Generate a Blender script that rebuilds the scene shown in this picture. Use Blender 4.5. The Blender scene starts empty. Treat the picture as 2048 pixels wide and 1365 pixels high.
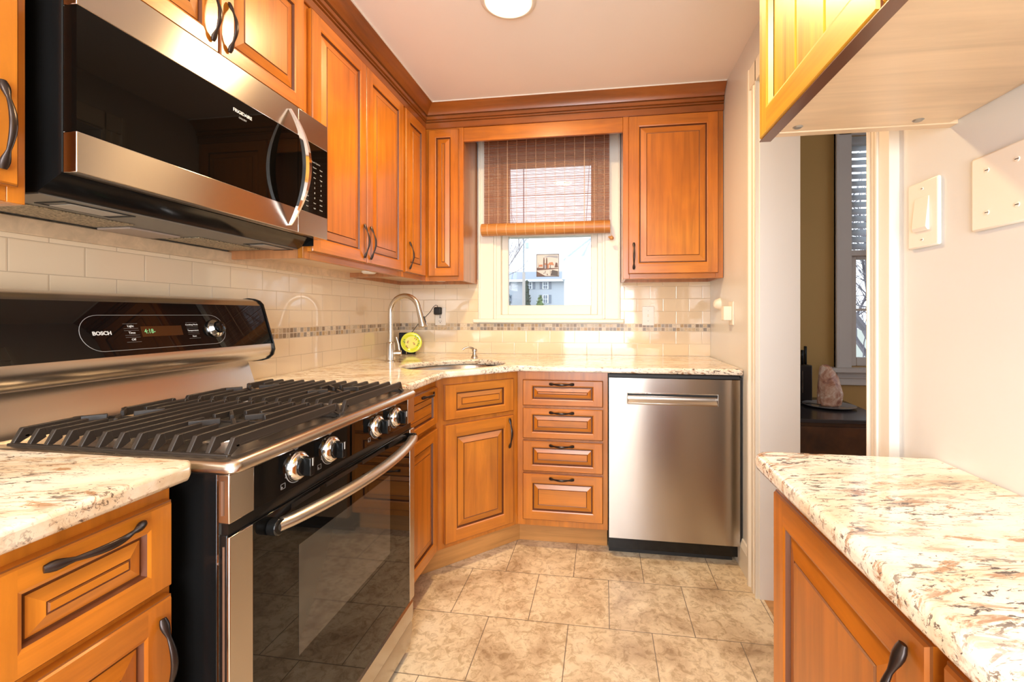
import bpy, bmesh, math, random
from mathutils import Vector, Matrix
random.seed(7)
S = bpy.context.scene
C = S.collection
PI = math.pi

# ------------------------------------------------------------------ camera
cam_d = bpy.data.cameras.new('camera')
cam = bpy.data.objects.new('camera', cam_d); C.objects.link(cam)
CX, CY, H, TH, FPX = 1.3318, -2.8009, 1.1624, 0.1484, 892.16
cam.location = (CX, CY, H)
cam.rotation_euler = (PI/2, 0, TH)
cam_d.sensor_width = 36; cam_d.lens = 36*FPX/2048
cam_d.shift_x = (1024-1070.5)/2048; cam_d.shift_y = (630.2-682.5)/2048
cam_d.clip_start = 0.02; cam_d.clip_end = 300
S.camera = cam
S.view_settings.view_transform = 'Standard'; S.view_settings.look = 'None'
S.view_settings.gamma = 1; S.view_settings.use_curve_mapping = False
S.view_settings.exposure = 0.74
# ------------------------------------------------------------------ sky
W = bpy.data.worlds.new('overcast_sky'); S.world = W; W.use_nodes = True
bg = W.node_tree.nodes['Background']
bg.inputs[0].default_value = (0.80, 0.90, 1.0, 1); bg.inputs[1].default_value = 1.7
# strengths used by the lamp builders below
LAMP_EMIT = 240.0            # the recessed ceiling lamps
LAMP_COL = (1.0, 0.70, 0.36)
DOME_EMIT = 31.0           # fill dome added out of view to wash the ceiling
DOME_COL = (1.0, 0.90, 0.78)
REAR_FILL_W = 44.0        # fill area light added behind the camera
REAR_COL = (0.95, 0.97, 1.0)
S.cycles.max_bounces = 10; S.cycles.diffuse_bounces = 5; S.cycles.glossy_bounces = 4
S.cycles.transmission_bounces = 6; S.cycles.transparent_max_bounces = 16
S.cycles.sample_clamp_indirect = 6; S.cycles.caustics_reflective = False; S.cycles.caustics_refractive = False
S.cycles.use_denoising = True

# unseen area light added as fill in the rear opening modelled below
rl = bpy.data.lights.new('rear_fill_light', 'AREA'); rl.shape = 'RECTANGLE'
rl.size = 1.04; rl.size_y = 1.65; rl.energy = REAR_FILL_W; rl.color = REAR_COL
rlo = bpy.data.objects.new('rear_fill_light', rl); C.objects.link(rlo)
rlo.location = (1.285, -4.085, 1.25); rlo.rotation_euler = (PI/2, 0, 0)   # faces +Y
rlo.rotation_euler = (-PI/2+PI, 0, 0)

# ================================================================== helpers
def V(*a): return Vector(a)
X, Y, Z = V(1,0,0), V(0,1,0), V(0,0,1)
ORIG = {}
class MB:
    def __init__(s): s.bm = bmesh.new()
    def poly(s, pts, m=0, smooth=False):
        vs = [s.bm.verts.new(p) for p in pts]
        f = s.bm.faces.new(vs); f.material_index = m; f.smooth = smooth; return f
    def box(s, x0, x1, y0, y1, z0, z1, m=0):
        return s.obox(V(x0,y0,z0), V(x1-x0,0,0), V(0,y1-y0,0), V(0,0,z1-z0), m)
    def obox(s, o, a, b, c, m=0):
        p = [o, o+a, o+a+b, o+b]; q = [v+c for v in p]
        vs = [s.bm.verts.new(v) for v in p+q]
        for idx in ((0,3,2,1),(4,5,6,7),(0,1,5,4),(1,2,6,5),(2,3,7,6),(3,0,4,7)):
            f = s.bm.faces.new([vs[i] for i in idx]); f.material_index = m
        return s
    def prism(s, pts, d, m=0):
        """pts: planar loop of Vectors, extruded by vector d"""
        a = [s.bm.verts.new(p) for p in pts]; b = [s.bm.verts.new(p+d) for p in pts]
        n = len(pts)
        for f in ([a[i] for i in range(n)][::-1], b):
            ff = s.bm.faces.new(f); ff.material_index = m
        for i in range(n):
            ff = s.bm.faces.new([a[i], a[(i+1)%n], b[(i+1)%n], b[i]]); ff.material_index = m
        return s
    def tube(s, pts, r, seg=10, m=0, flat=1.0, up=None, caps=True):
        pts = [Vector(p) for p in pts]; n = len(pts)
        rs = r if isinstance(r, (list, tuple)) else [r]*n
        rings = []; prev = None
        for i, p in enumerate(pts):
            t = (pts[min(i+1,n-1)] - pts[max(i-1,0)]).normalized()
            if up is not None: a = t.cross(up)
            elif prev is not None: a = prev - t*prev.dot(t)
            else: a = t.cross(Z if abs(t.z) < .9 else X)
            a.normalize(); b = t.cross(a).normalized(); prev = a
            rings.append([s.bm.verts.new(p + (a*math.cos(k*2*PI/seg)*rs[i] + b*math.sin(k*2*PI/seg)*rs[i]*flat)) for k in range(seg)])
        for i in range(n-1):
            for k in range(seg):
                f = s.bm.faces.new([rings[i][k], rings[i][(k+1)%seg], rings[i+1][(k+1)%seg], rings[i+1][k]])
                f.smooth = True; f.material_index = m
        if caps:
            for rg in (rings[0][::-1], rings[-1]):
                f = s.bm.faces.new(rg); f.material_index = m
        return s
    def cyl(s, p0, p1, r, seg=24, m=0): return s.tube([p0, p1], r, seg, m)
    def lathe(s, c, prof, seg=32, axis=Z, m=0, sx=1.0):
        """prof: list of (radius, height along axis)"""
        axis = Vector(axis).normalized(); a = axis.cross(X if abs(axis.x) < .9 else Y).normalized(); b = axis.cross(a)
        rings = []
        for r, h in prof:
            if r < 1e-6: rings.append([s.bm.verts.new(Vector(c)+axis*h)])
            else: rings.append([s.bm.verts.new(Vector(c)+axis*h+(a*math.cos(k*2*PI/seg)*sx+b*math.sin(k*2*PI/seg))*r) for k in range(seg)])
        for i in range(len(rings)-1):
            A, B = rings[i], rings[i+1]
            for k in range(seg):
                k2 = (k+1)%seg
                if len(A) == 1 and len(B) == 1: continue
                if len(A) == 1: vs = [A[0], B[k], B[k2]]
                elif len(B) == 1: vs = [A[k], A[k2], B[0]]
                else: vs = [A[k], A[k2], B[k2], B[k]]
                f = s.bm.faces.new(vs); f.smooth = True; f.material_index = m
        return s
    def build(s, name, mats, parent=None, bevel=0, seg=2, smooth_ang=35, fixn=True):
        if fixn: bmesh.ops.recalc_face_normals(s.bm, faces=s.bm.faces[:])
        o = Vector((0,0,0))
        if parent is not None: o = ORIG.get(parent.name, Vector((0,0,0)))
        for v in s.bm.verts: v.co -= o
        me = bpy.data.meshes.new(name); s.bm.to_mesh(me); s.bm.free()
        for m in (mats if isinstance(mats, (list, tuple)) else [mats]): me.materials.append(m)
        ob = bpy.data.objects.new(name, me); C.objects.link(ob)
        if smooth_ang:
            me.shade_smooth()
            me.set_sharp_from_angle(angle=math.radians(smooth_ang))
        if parent is not None: ob.parent = parent; ORIG[ob.name] = o
        else: ORIG[ob.name] = Vector((0,0,0))
        if bevel:
            b = ob.modifiers.new('bevel', 'BEVEL'); b.width = bevel; b.segments = seg; b.limit_method = 'ANGLE'; b.angle_limit = math.radians(40)
            b.harden_normals = False
        return ob

def tag(o, label, cat=None, group=None, kind=None):
    if label: o['label'] = label
    if cat: o['category'] = cat
    if group: o['group'] = group
    if kind: o['kind'] = kind
    return o
def thing(name, loc, label, cat, group=None):
    o = bpy.data.objects.new(name, None); C.objects.link(o); o.location = loc; o.empty_display_size = .05
    ORIG[o.name] = Vector(loc)
    return tag(o, label, cat, group)
def struct(name, mb, mats, **k):
    o = mb.build(name, mats, None, **k); o['kind'] = 'structure'; return o
def boxo(name, b, mat, parent, bevel=0, **k):
    return MB().box(*b).build(name, mat, parent, bevel, **k)
def text(name, s, size, origin, right, up, mat, parent, align='CENTER', bold=0, ext=0.0003, sx=1.0):
    cu = bpy.data.curves.new(name, 'FONT'); cu.body = s; cu.size = size; cu.align_x = align; cu.align_y = 'CENTER'
    cu.offset = bold; cu.extrude = ext; cu.resolution_u = 3
    ob = bpy.data.objects.new(name, cu); C.objects.link(ob)
    bpy.context.view_layer.update()
    me = bpy.data.meshes.new_from_object(ob.evaluated_get(bpy.context.evaluated_depsgraph_get()))
    bpy.data.objects.remove(ob); bpy.data.curves.remove(cu)
    R, U = Vector(right).normalized(), Vector(up).normalized(); N = R.cross(U)
    o = ORIG.get(parent.name, Vector((0,0,0)))
    for v in me.vertices: v.co = Vector(origin) - o + R*v.co.x*sx + U*v.co.y + N*v.co.z
    me.materials.clear(); me.materials.append(mat)
    t = bpy.data.objects.new(name, me); C.objects.link(t); t.parent = parent; ORIG[t.name] = o
    return t

# ================================================================== materials
def newmat(name):
    m = bpy.data.materials.new(name); m.use_nodes = True
    nt = m.node_tree; b = nt.nodes['Principled BSDF']; return m, nt, b
def simple(name, col, rough=.5, metal=0, coat=0, spec=.5, emit=None, es=0, trans=0, aniso=0, anrot=0):
    m, nt, b = newmat(name)
    b.inputs['Base Color'].default_value = (*col, 1); b.inputs['Roughness'].default_value = rough
    b.inputs['Metallic'].default_value = metal; b.inputs['Coat Weight'].default_value = coat
    b.inputs['Coat Roughness'].default_value = .08; b.inputs['Specular IOR Level'].default_value = spec
    if trans: b.inputs['Transmission Weight'].default_value = trans
    if emit: b.inputs['Emission Color'].default_value = (*emit, 1); b.inputs['Emission Strength'].default_value = es
    if aniso:
        b.inputs['Anisotropic'].default_value = aniso; b.inputs['Anisotropic Rotation'].default_value = anrot
        t = nt.nodes.new('ShaderNodeTangent'); t.direction_type = 'RADIAL'; t.axis = 'Z'
        nt.links.new(t.outputs[0], b.inputs['Tangent'])
    return m
def N(nt, typ, **k):
    n = nt.nodes.new(typ)
    for a, v in k.items():
        if a in n.inputs if isinstance(a, str) and a in [i.name for i in n.inputs] else False: n.inputs[a].default_value = v
        else: setattr(n, a, v)
    return n
def ramp(nt, stops, interp='LINEAR'):
    r = nt.nodes.new('ShaderNodeValToRGB'); cr = r.color_ramp; cr.interpolation = interp
    while len(cr.elements) < len(stops): cr.elements.new(.5)
    for e, (p, c) in zip(cr.elements, stops): e.position = p; e.color = (*c, 1) if len(c) == 3 else c
    return r
def mapping(nt, scale, coord='Object', loc=(0,0,0), rot=(0,0,0)):
    if coord == 'Position':
        g = nt.nodes.new('ShaderNodeNewGeometry'); out = g.outputs['Position']
    else:
        g = nt.nodes.new('ShaderNodeTexCoord'); out = g.outputs[coord]
    mp = nt.nodes.new('ShaderNodeMapping'); mp.inputs['Scale'].default_value = scale
    mp.inputs['Location'].default_value = loc; mp.inputs['Rotation'].default_value = rot
    nt.links.new(out, mp.inputs[0]); return mp.outputs[0]
def noise(nt, vec, scale, detail=4, rough=.55, dist=0):
    n = nt.nodes.new('ShaderNodeTexNoise'); n.inputs['Scale'].default_value = scale; n.inputs['Detail'].default_value = detail
    n.inputs['Roughness'].default_value = rough; n.inputs['Distortion'].default_value = dist
    nt.links.new(vec, n.inputs['Vector']); return n.outputs['Fac']
def mix(nt, fac, a, b, mode='MIX'):
    m = nt.nodes.new('ShaderNodeMix'); m.data_type = 'RGBA'; m.blend_type = mode
    for i, v in ((0, fac), (6, a), (7, b)):
        if hasattr(v, 'is_linked'): nt.links.new(v, m.inputs[i])
        else: m.inputs[i].default_value = v if i == 0 else (*v, 1)
    return m.outputs[2]
def bump(nt, b, h, strength=.2, dist=.002):
    bp = nt.nodes.new('ShaderNodeBump'); bp.inputs['Strength'].default_value = strength; bp.inputs['Distance'].default_value = dist
    nt.links.new(h, bp.inputs['Height']); nt.links.new(bp.outputs[0], b.inputs['Normal'])

def wood(name, dark, mid, light, sc, rough=.32, coat=.35, blotch=2.2, fine=0.35):
    m, nt, b = newmat(name)
    v1 = mapping(nt, sc, 'Position'); n1 = noise(nt, v1, 2.0, 5, .6, .6)
    v2 = mapping(nt, (1,1,1), 'Position'); n2 = noise(nt, v2, blotch, 3, .5, .3)
    r1 = ramp(nt, [(.25, dark), (.5, mid), (.78, light)]); nt.links.new(n2, r1.inputs[0])
    r2 = ramp(nt, [(.3, (1-fine,)*3), (.65, (1,1,1))]); nt.links.new(n1, r2.inputs[0])
    c = mix(nt, 1.0, r1.outputs[0], r2.outputs[0], 'MULTIPLY')
    nt.links.new(c, b.inputs['Base Color'])
    b.inputs['Roughness'].default_value = rough; b.inputs['Coat Weight'].default_value = coat; b.inputs['Coat Roughness'].default_value = .18
    bump(nt, b, n1, .05, .001)
    return m
MD, MM, ML = (.38,.100,.008), (.52,.158,.012), (.66,.24,.022)
wood_v = wood('maple_vertical', MD, MM, ML, (16,16,1.1))
wood_h = wood('maple_horizontal', MD, MM, ML, (1.1,1.1,16))
wood_dk = wood('maple_moulding', (.23,.060,.009), (.32,.088,.012), (.40,.125,.018), (1.1,1.1,16))  # darker maple for the crown; its shading is put into the colour
glaze = simple('dark_glaze', (.12,.034,.010), .4)
glaze2 = simple('amber_glaze', (.20,.062,.012), .35)
wood_side = wood('maple_side', (.38,.15,.05), (.46,.19,.07), (.54,.23,.09), (16,16,1.1))
kick_m = wood('maple_kick', (.48,.22,.06), (.58,.27,.075), (.64,.32,.10), (1.1,1.1,16), .5, .1)
pale_wood = wood('pale_underside', (.62,.44,.27), (.72,.53,.34), (.80,.62,.42), (1.6,14,14), .35, .2, 1.5, .22)
pine_v = wood('pine_vertical', (.78,.40,.025), (.90,.52,.04), (.97,.62,.07), (26,26,.8), .3, .4, 2.5, .45)
pine_h = wood('pine_horizontal', (.76,.33,.02), (.90,.48,.035), (.97,.58,.06), (.8,.8,26), .3, .4, 2.5, .4)
dark_edge = wood('walnut_edge', (.11,.035,.012), (.16,.055,.018), (.20,.07,.022), (1.1,1.1,20))

steel = simple('brushed_steel', (.52,.475,.43), .23, 1, aniso=.8, anrot=.25)
steel_d = simple('cooktop_steel', (.58,.53,.48), .27, 1)
satin = simple('satin_steel', (.60,.54,.48), .33, 1)
chrome = simple('chrome', (.85,.85,.86), .06, 1)
nickel = simple('brushed_nickel', (.60,.56,.50), .24, 1)
bronze = simple('oil_rubbed_bronze', (.055,.042,.038), .32, .85)
iron = simple('cast_iron', (.026,.020,.017), .42, .1)
blackglass = simple('black_glass', (.004,.004,.004), .015, 0, spec=.34)
microglass = simple('smoked_glass', (.003,.0025,.002), .02, 0, spec=.16)
ovenglass = simple('oven_window_glass', (.045,.042,.036), .04, 0, spec=.7)
black = simple('black_enamel', (.006,.006,.006), .15, spec=.35)
blackm = simple('matte_black', (.015,.015,.015), .55)
grey_pl = simple('grey_underside', (.20,.19,.17), .4, .4)
white_pl = simple('white_plastic', (.83,.80,.74), .35)
white_tr = simple('white_trim_paint', (.80,.765,.68), .35)
ivory = simple('ivory_plastic', (.84,.79,.70), .35)
screw_m = simple('screw_steel', (.35,.34,.32), .4, .8)
print_w = simple('white_print', (.75,.75,.73), .5)
print_k = simple('keypad_print', (.50,.50,.48), .5)
print_g = simple('grey_print', (.30,.30,.30), .5)

def paint(name, col, var=.04, rough=.4):
    m, nt, b = newmat(name)
    n = noise(nt, mapping(nt, (1,1,1), 'Position'), 2.5, 3)
    r = ramp(nt, [(.3, tuple(c*(1-var) for c in col)), (.7, col)]); nt.links.new(n, r.inputs[0])
    nt.links.new(r.outputs[0], b.inputs['Base Color']); b.inputs['Roughness'].default_value = rough
    n2 = noise(nt, mapping(nt, (1,1,1), 'Position'), 140, 2); bump(nt, b, n2, .06, .001)
    return m
wall_p = paint('grey_wall_paint', (.70,.71,.70), .03, .28)
ceil_p = paint('ceiling_paint', (.88,.84,.80), .03, .6)
yellow_p = paint('yellow_wall_paint', (.52,.31,.095), .05, .5)

def granite():
    """cream stone: broad warm clouds, long brown streaks that follow one direction, short dark dashes and specks"""
    m, nt, b = newmat('granite')
    turned = mapping(nt, (1,1,1), 'Position', rot=(0,0,-.22))
    def gm(scale, loc=(0,0,0)):
        mp = nt.nodes.new('ShaderNodeMapping'); mp.inputs['Scale'].default_value = (scale[1], scale[0], scale[0]); mp.inputs['Location'].default_value = loc
        nt.links.new(turned, mp.inputs[0]); return mp.outputs[0]
    def layer(scale, sc, lo, hi, detail=6, rough=.65, dist=.8, loc=(0,0,0)):
        n = noise(nt, gm(scale, loc), sc, detail, rough, dist)
        r = ramp(nt, [(lo, (0,0,0)), (hi, (1,1,1))]); nt.links.new(n, r.inputs[0]); return r.outputs[0]
    n1 = noise(nt, gm((6, 2.4, 6)), 1.4, 7, .62, .9)
    base = ramp(nt, [(.28, (.58,.42,.27)), (.38, (.76,.64,.48)), (.50, (.85,.78,.66)), (.70, (.87,.83,.75))]); nt.links.new(n1, base.inputs[0])
    c = base.outputs[0]
    reg = layer((7, 3, 7), 1.2, .36, .58, 3, .5, .5, (4,1,0))
    c = mix(nt, mix(nt, 1, layer((26, 7, 26), 1.6, .53, .62, 7, .7, 1.3), reg, 'MULTIPLY'), c, (.36,.20,.11))
    c = mix(nt, layer((11, 3.2, 11), 1.7, .57, .63, 8, .74, 1.8, (3,2,1)), c, (.42,.25,.14))
    c = mix(nt, mix(nt, 1, layer((60, 20, 60), 2.0, .555, .60, 5, .68, .8), reg, 'MULTIPLY'), c, (.085,.06,.052))
    c = mix(nt, layer((95, 55, 95), 2.0, .66, .70, 3, .6, .5, (1,5,2)), c, (.14,.10,.09))
    nt.links.new(c, b.inputs['Base Color']); b.inputs['Roughness'].default_value = .12
    return m
granite_m = granite()

def floor_tile():
    m, nt, b = newmat('floor_tile')
    A, tx, ty = .3058, .748, -.8225
    vec = mapping(nt, (1,1,1), 'Position', loc=(-tx, -ty, 0))
    br = nt.nodes.new('ShaderNodeTexBrick'); br.offset = .5; br.offset_frequency = 2; br.squash = 1
    for k, val in (('Scale', 1), ('Mortar Size', .0016), ('Mortar Smooth', .1), ('Bias', 0), ('Brick Width', A), ('Row Height', A)): br.inputs[k].default_value = val
    br.inputs['Color1'].default_value = (1,1,1,1); br.inputs['Color2'].default_value = (.86,.86,.86,1); br.inputs['Mortar'].default_value = (.5,.5,.5,1)
    nt.links.new(vec, br.inputs['Vector'])
    n1 = noise(nt, mapping(nt, (1,1,1), 'Position'), 5, 8, .66, .5)
    r1 = ramp(nt, [(.30, (.42,.29,.175)), (.43, (.62,.475,.31)), (.54, (.78,.64,.44)), (.70, (.86,.74,.55))]); nt.links.new(n1, r1.inputs[0])
    n2 = noise(nt, mapping(nt, (1,1,1), 'Position'), 30, 6, .72, .8)
    r2 = ramp(nt, [(.40, (.66,.60,.52)), (.52, (1,1,1))]); nt.links.new(n2, r2.inputs[0])
    c = mix(nt, .85, r1.outputs[0], r2.outputs[0], 'MULTIPLY')
    c = mix(nt, .5, c, br.outputs['Color'], 'MULTIPLY')
    c = mix(nt, br.outputs['Fac'], c, (.20,.155,.11))
    nt.links.new(c, b.inputs['Base Color']); b.inputs['Roughness'].default_value = .33
    inv = nt.nodes.new('ShaderNodeMath'); inv.operation = 'SUBTRACT'; inv.inputs[0].default_value = 1; nt.links.new(br.outputs['Fac'], inv.inputs[1])
    bump(nt, b, inv.outputs[0], .5, .0015)
    return m
floor_m = floor_tile()

def wall_tile(name, axis, zoff, uoff):
    """glossy cream subway tile on a wall; axis = the wall's horizontal world axis"""
    m, nt, b = newmat(name)
    g = nt.nodes.new('ShaderNodeNewGeometry'); sp = nt.nodes.new('ShaderNodeSeparateXYZ'); nt.links.new(g.outputs['Position'], sp.inputs[0])
    cb = nt.nodes.new('ShaderNodeCombineXYZ')
    def sub(o, k):
        a = nt.nodes.new('ShaderNodeMath'); a.operation = 'SUBTRACT'; nt.links.new(o, a.inputs[0]); a.inputs[1].default_value = k; return a.outputs[0]
    nt.links.new(sub(sp.outputs[axis], uoff), cb.inputs[0]); nt.links.new(sub(sp.outputs[2], zoff), cb.inputs[1])
    br = nt.nodes.new('ShaderNodeTexBrick'); br.offset = .5; br.offset_frequency = 2; br.squash = 1
    for k, val in (('Scale', 1), ('Mortar Size', .0011), ('Mortar Smooth', .3), ('Bias', 0), ('Brick Width', .1525), ('Row Height', .0766)): br.inputs[k].default_value = val
    br.inputs['Color1'].default_value = (.76,.63,.45,1); br.inputs['Color2'].default_value = (.73,.59,.415,1); br.inputs['Mortar'].default_value = (.50,.40,.28,1)
    nt.links.new(cb.outputs[0], br.inputs['Vector'])
    nt.links.new(br.outputs['Color'], b.inputs['Base Color']); b.inputs['Roughness'].default_value = .07
    b.inputs['Coat Weight'].default_value = .3
    br2 = nt.nodes.new('ShaderNodeTexBrick'); br2.offset = .5; br2.offset_frequency = 2
    for k, val in (('Scale', 1), ('Mortar Size', .004), ('Mortar Smooth', 1.0), ('Brick Width', .1525), ('Row Height', .0766)): br2.inputs[k].default_value = val
    nt.links.new(cb.outputs[0], br2.inputs['Vector'])
    inv = nt.nodes.new('ShaderNodeMath'); inv.operation = 'SUBTRACT'; inv.inputs[0].default_value = 1; nt.links.new(br2.outputs['Fac'], inv.inputs[1])
    n = noise(nt, mapping(nt, (1,1,1), 'Position'), 9, 2)
    ad = nt.nodes.new('ShaderNodeMath'); ad.operation = 'MULTIPLY_ADD'; nt.links.new(n, ad.inputs[0]); ad.inputs[1].default_value = .5; nt.links.new(inv.outputs[0], ad.inputs[2])
    bump(nt, b, ad.outputs[0], .35, .0014)
    return m
def mosaic(name, axis):
    m, nt, b = newmat(name)
    g = nt.nodes.new('ShaderNodeNewGeometry'); sp = nt.nodes.new('ShaderNodeSeparateXYZ'); nt.links.new(g.outputs['Position'], sp.inputs[0])
    P = .0222
    def cell(o, off):
        a = nt.nodes.new('ShaderNodeMath'); a.operation = 'MULTIPLY_ADD'; nt.links.new(o, a.inputs[0]); a.inputs[1].default_value = 1/P; a.inputs[2].default_value = -off/P
        f = nt.nodes.new('ShaderNodeMath'); f.operation = 'FLOOR'; nt.links.new(a.outputs[0], f.inputs[0])
        r = nt.nodes.new('ShaderNodeMath'); r.operation = 'FRACT'; nt.links.new(a.outputs[0], r.inputs[0])
        pp = nt.nodes.new('ShaderNodeMath'); pp.operation = 'PINGPONG'; nt.links.new(r.outputs[0], pp.inputs[0]); pp.inputs[1].default_value = .5
        return f.outputs[0], pp.outputs[0]
    cu, du = cell(sp.outputs[axis], 0); cv, dv = cell(sp.outputs[2], 1.063)
    cb = nt.nodes.new('ShaderNodeCombineXYZ'); nt.links.new(cu, cb.inputs[0]); nt.links.new(cv, cb.inputs[1])
    wn = nt.nodes.new('ShaderNodeTexWhiteNoise'); nt.links.new(cb.outputs[0], wn.inputs['Vector'])
    r = ramp(nt, [(0, (.36,.27,.18)), (.14, (.52,.43,.31)), (.3, (.24,.17,.11)), (.4, (.60,.46,.29)), (.54, (.34,.30,.25)), (.66, (.66,.56,.42)), (.8, (.45,.30,.14)), (.88, (.29,.25,.21))], 'CONSTANT')
    nt.links.new(wn.outputs['Value'], r.inputs[0])
    n = noise(nt, mapping(nt, (1,1,1), 'Position'), 180, 3)
    rn = ramp(nt, [(.3, (.75,.75,.75)), (.65, (1.1,1.1,1.1))]); nt.links.new(n, rn.inputs[0])
    c = mix(nt, 1, r.outputs[0], rn.outputs[0], 'MULTIPLY')
    mn = nt.nodes.new('ShaderNodeMath'); mn.operation = 'MINIMUM'; nt.links.new(du, mn.inputs[0]); nt.links.new(dv, mn.inputs[1])
    lt = nt.nodes.new('ShaderNodeMath'); lt.operation = 'LESS_THAN'; nt.links.new(mn.outputs[0], lt.inputs[0]); lt.inputs[1].default_value = .075
    c = mix(nt, lt.outputs[0], c, (.62,.53,.42))
    nt.links.new(c, b.inputs['Base Color']); b.inputs['Roughness'].default_value = .35
    return m

def clear_glass():
    m, nt, b = newmat('window_glass')
    nt.nodes.remove(b); out = nt.nodes['Material Output']
    t = nt.nodes.new('ShaderNodeBsdfTransparent'); g = nt.nodes.new('ShaderNodeBsdfGlossy'); g.inputs['Roughness'].default_value = .02
    fr = nt.nodes.new('ShaderNodeFresnel'); fr.inputs['IOR'].default_value = 1.45
    mx = nt.nodes.new('ShaderNodeMixShader'); nt.links.new(fr.outputs[0], mx.inputs[0]); nt.links.new(t.outputs[0], mx.inputs[1]); nt.links.new(g.outputs[0], mx.inputs[2])
    nt.links.new(mx.outputs[0], out.inputs[0]); return m
glass_m = clear_glass()

# ================================================================== cabinet parts
def rect(o, U, Vv, Nn, a0, a1, b0, b1, n):
    return [o+U*a0+Vv*b0+Nn*n, o+U*a1+Vv*b0+Nn*n, o+U*a1+Vv*b1+Nn*n, o+U*a0+Vv*b1+Nn*n]
def panel_door(name, parent, o, U, w, h, Nn, st=.055, t=.02, label=None, planks=False, mats=None, rail=None, slope=.026):
    """Raised panel front. o = lower corner of the door's back face, U along its width, Nn outwards."""
    mb = MB(); bm = mb.bm; Vv = Z; rail = rail or st
    o = Vector(o); U = Vector(U).normalized(); Nn = Vector(Nn).normalized()
    def R(i, j, n): return rect(o, U, Vv, Nn, i, w-i, j, h-j, n)
    def ringfaces(A, B, ms):
        for k in range(4):
            f = bm.faces.new([bm.verts.new(p) for p in (A[k], A[(k+1)%4], B[(k+1)%4], B[k])]); f.material_index = ms[k] if isinstance(ms, (list,tuple)) else ms
    VH = (1,0,1,0)
    bm.faces.new([bm.verts.new(p) for p in R(0,0,0)][::-1])
    ringfaces(R(0,0,0), R(0,0,t-.005), VH)
    ringfaces(R(0,0,t-.005), R(.002,.002,t-.0035), 3)
    ringfaces(R(.002,.002,t-.0035), R(.004,.004,t), VH)
    e = .004; s2, r2 = st-.008, rail-.008
    # butt-jointed stiles and rails
    for a0, a1, b0, b1, m in ((e, s2, e, h-e, 0), (w-s2, w-e, e, h-e, 0), (s2, w-s2, e, r2, 1), (s2, w-s2, h-r2, h-e, 1)):
        f = bm.faces.new([bm.verts.new(p) for p in rect(o, U, Vv, Nn, a0, a1, b0, b1, t)]); f.material_index = m
    ringfaces(R(s2, r2, t), R(st-.003, rail-.003, t-.002), VH)
    if planks:
        ringfaces(R(st-.003, rail-.003, t-.002), R(st, rail, t-.009), VH)
        n = max(1, round((w-2*st)/planks)); pw = (w-2*st)/n
        for i in range(n):
            a = st+i*pw; g = .0035; 
            for a0, a1, n0, n1, m in ((a, a+g, t-.012, t-.009, 0), (a+g, a+pw-g, t-.009, t-.009, 0), (a+pw-g, a+pw, t-.009, t-.012, 0)):
                q = [o+U*a0+Vv*rail+Nn*n0, o+U*a1+Vv*rail+Nn*n1, o+U*a1+Vv*(h-rail)+Nn*n1, o+U*a0+Vv*(h-rail)+Nn*n0]
                f = bm.faces.new([bm.verts.new(p) for p in q]); f.material_index = m
    else:
        ringfaces(R(st-.003, rail-.003, t-.002), R(st, rail, t-.010), 2)
        ringfaces(R(st, rail, t-.010), R(st+.003, rail+.003, t-.010), 2)
        ringfaces(R(st+.003, rail+.003, t-.010), R(st+.004, rail+.004, t-.008), 3)
        i2, j2 = st+.004+slope, rail+.004+slope
        ringfaces(R(st+.004, rail+.004, t-.008), R(i2, j2, t-.0025), VH)
        ringfaces(R(i2, j2, t-.0025), R(i2+.002, j2+.002, t-.0035), 2)
        ringfaces(R(i2+.002, j2+.002, t-.0035), R(i2+.0035, j2+.0035, t-.001), 3)
        f = bm.faces.new([bm.verts.new(p) for p in R(i2+.0035, j2+.0035, t-.001)]); f.material_index = 0 if h > w*.8 else 1
    ob = mb.build(name, mats or [wood_v, wood_h, glaze, glaze2], parent, smooth_ang=0, fixn=False)
    if label: ob['label'] = label
    return ob
def handle(parent, c, axis, Nn, L=.13, mat=None):
    """bow pull with flattened spoon ends; c = centre on the face"""
    mb = MB(); c = Vector(c); axis = Vector(axis).normalized(); Nn = Vector(Nn).normalized()
    pts, rs = [], []
    for i in range(25):
        s = i/24; a = (s-.5)*L
        out = .004+.022*math.sin(PI*s)**1.25
        e = min(s, 1-s)
        if e < .10: r = .0035+.0042*math.sin(PI*min(1, e/.10*.5+.12)) 
        elif e < .2: r = .0077-(e-.10)/.1*.0043
        else: r = .0034+.0026*math.sin((e-.2)/.3*PI/2)
        pts.append(c+axis*a+Nn*out); rs.append(r)
    mb.tube(pts, rs, 10, 0, flat=.62, up=Nn)
    return mb.build('handle', mat or bronze, parent, smooth_ang=60)

def panel(pts, d, name, mat, parent, bevel=0): return MB().prism([Vector(p) for p in pts], Vector(d)).build(name, mat, parent, bevel)

# ================================================================== setting
XR, XN, CE = 1.973, 1.905, 2.378
WY = .16          # thickness of the back wall
YB = -4.1         # rear of the kitchen
# floor and ceiling
struct('floor', MB().box(-.1, 1.985, YB-.1, .1, -.05, 0), floor_m)
hall = wood('hall_oak', (.40,.19,.06), (.50,.25,.08), (.58,.31,.11), (1,12,1), .3, .3)
struct('floor_dining', MB().box(1.985, 5.3, YB-.1, .1, -.05, 0), hall)
struct('ceiling', MB().box(-.1, 5.3, YB-.1, .1, CE, CE+.05), ceil_p)
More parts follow.
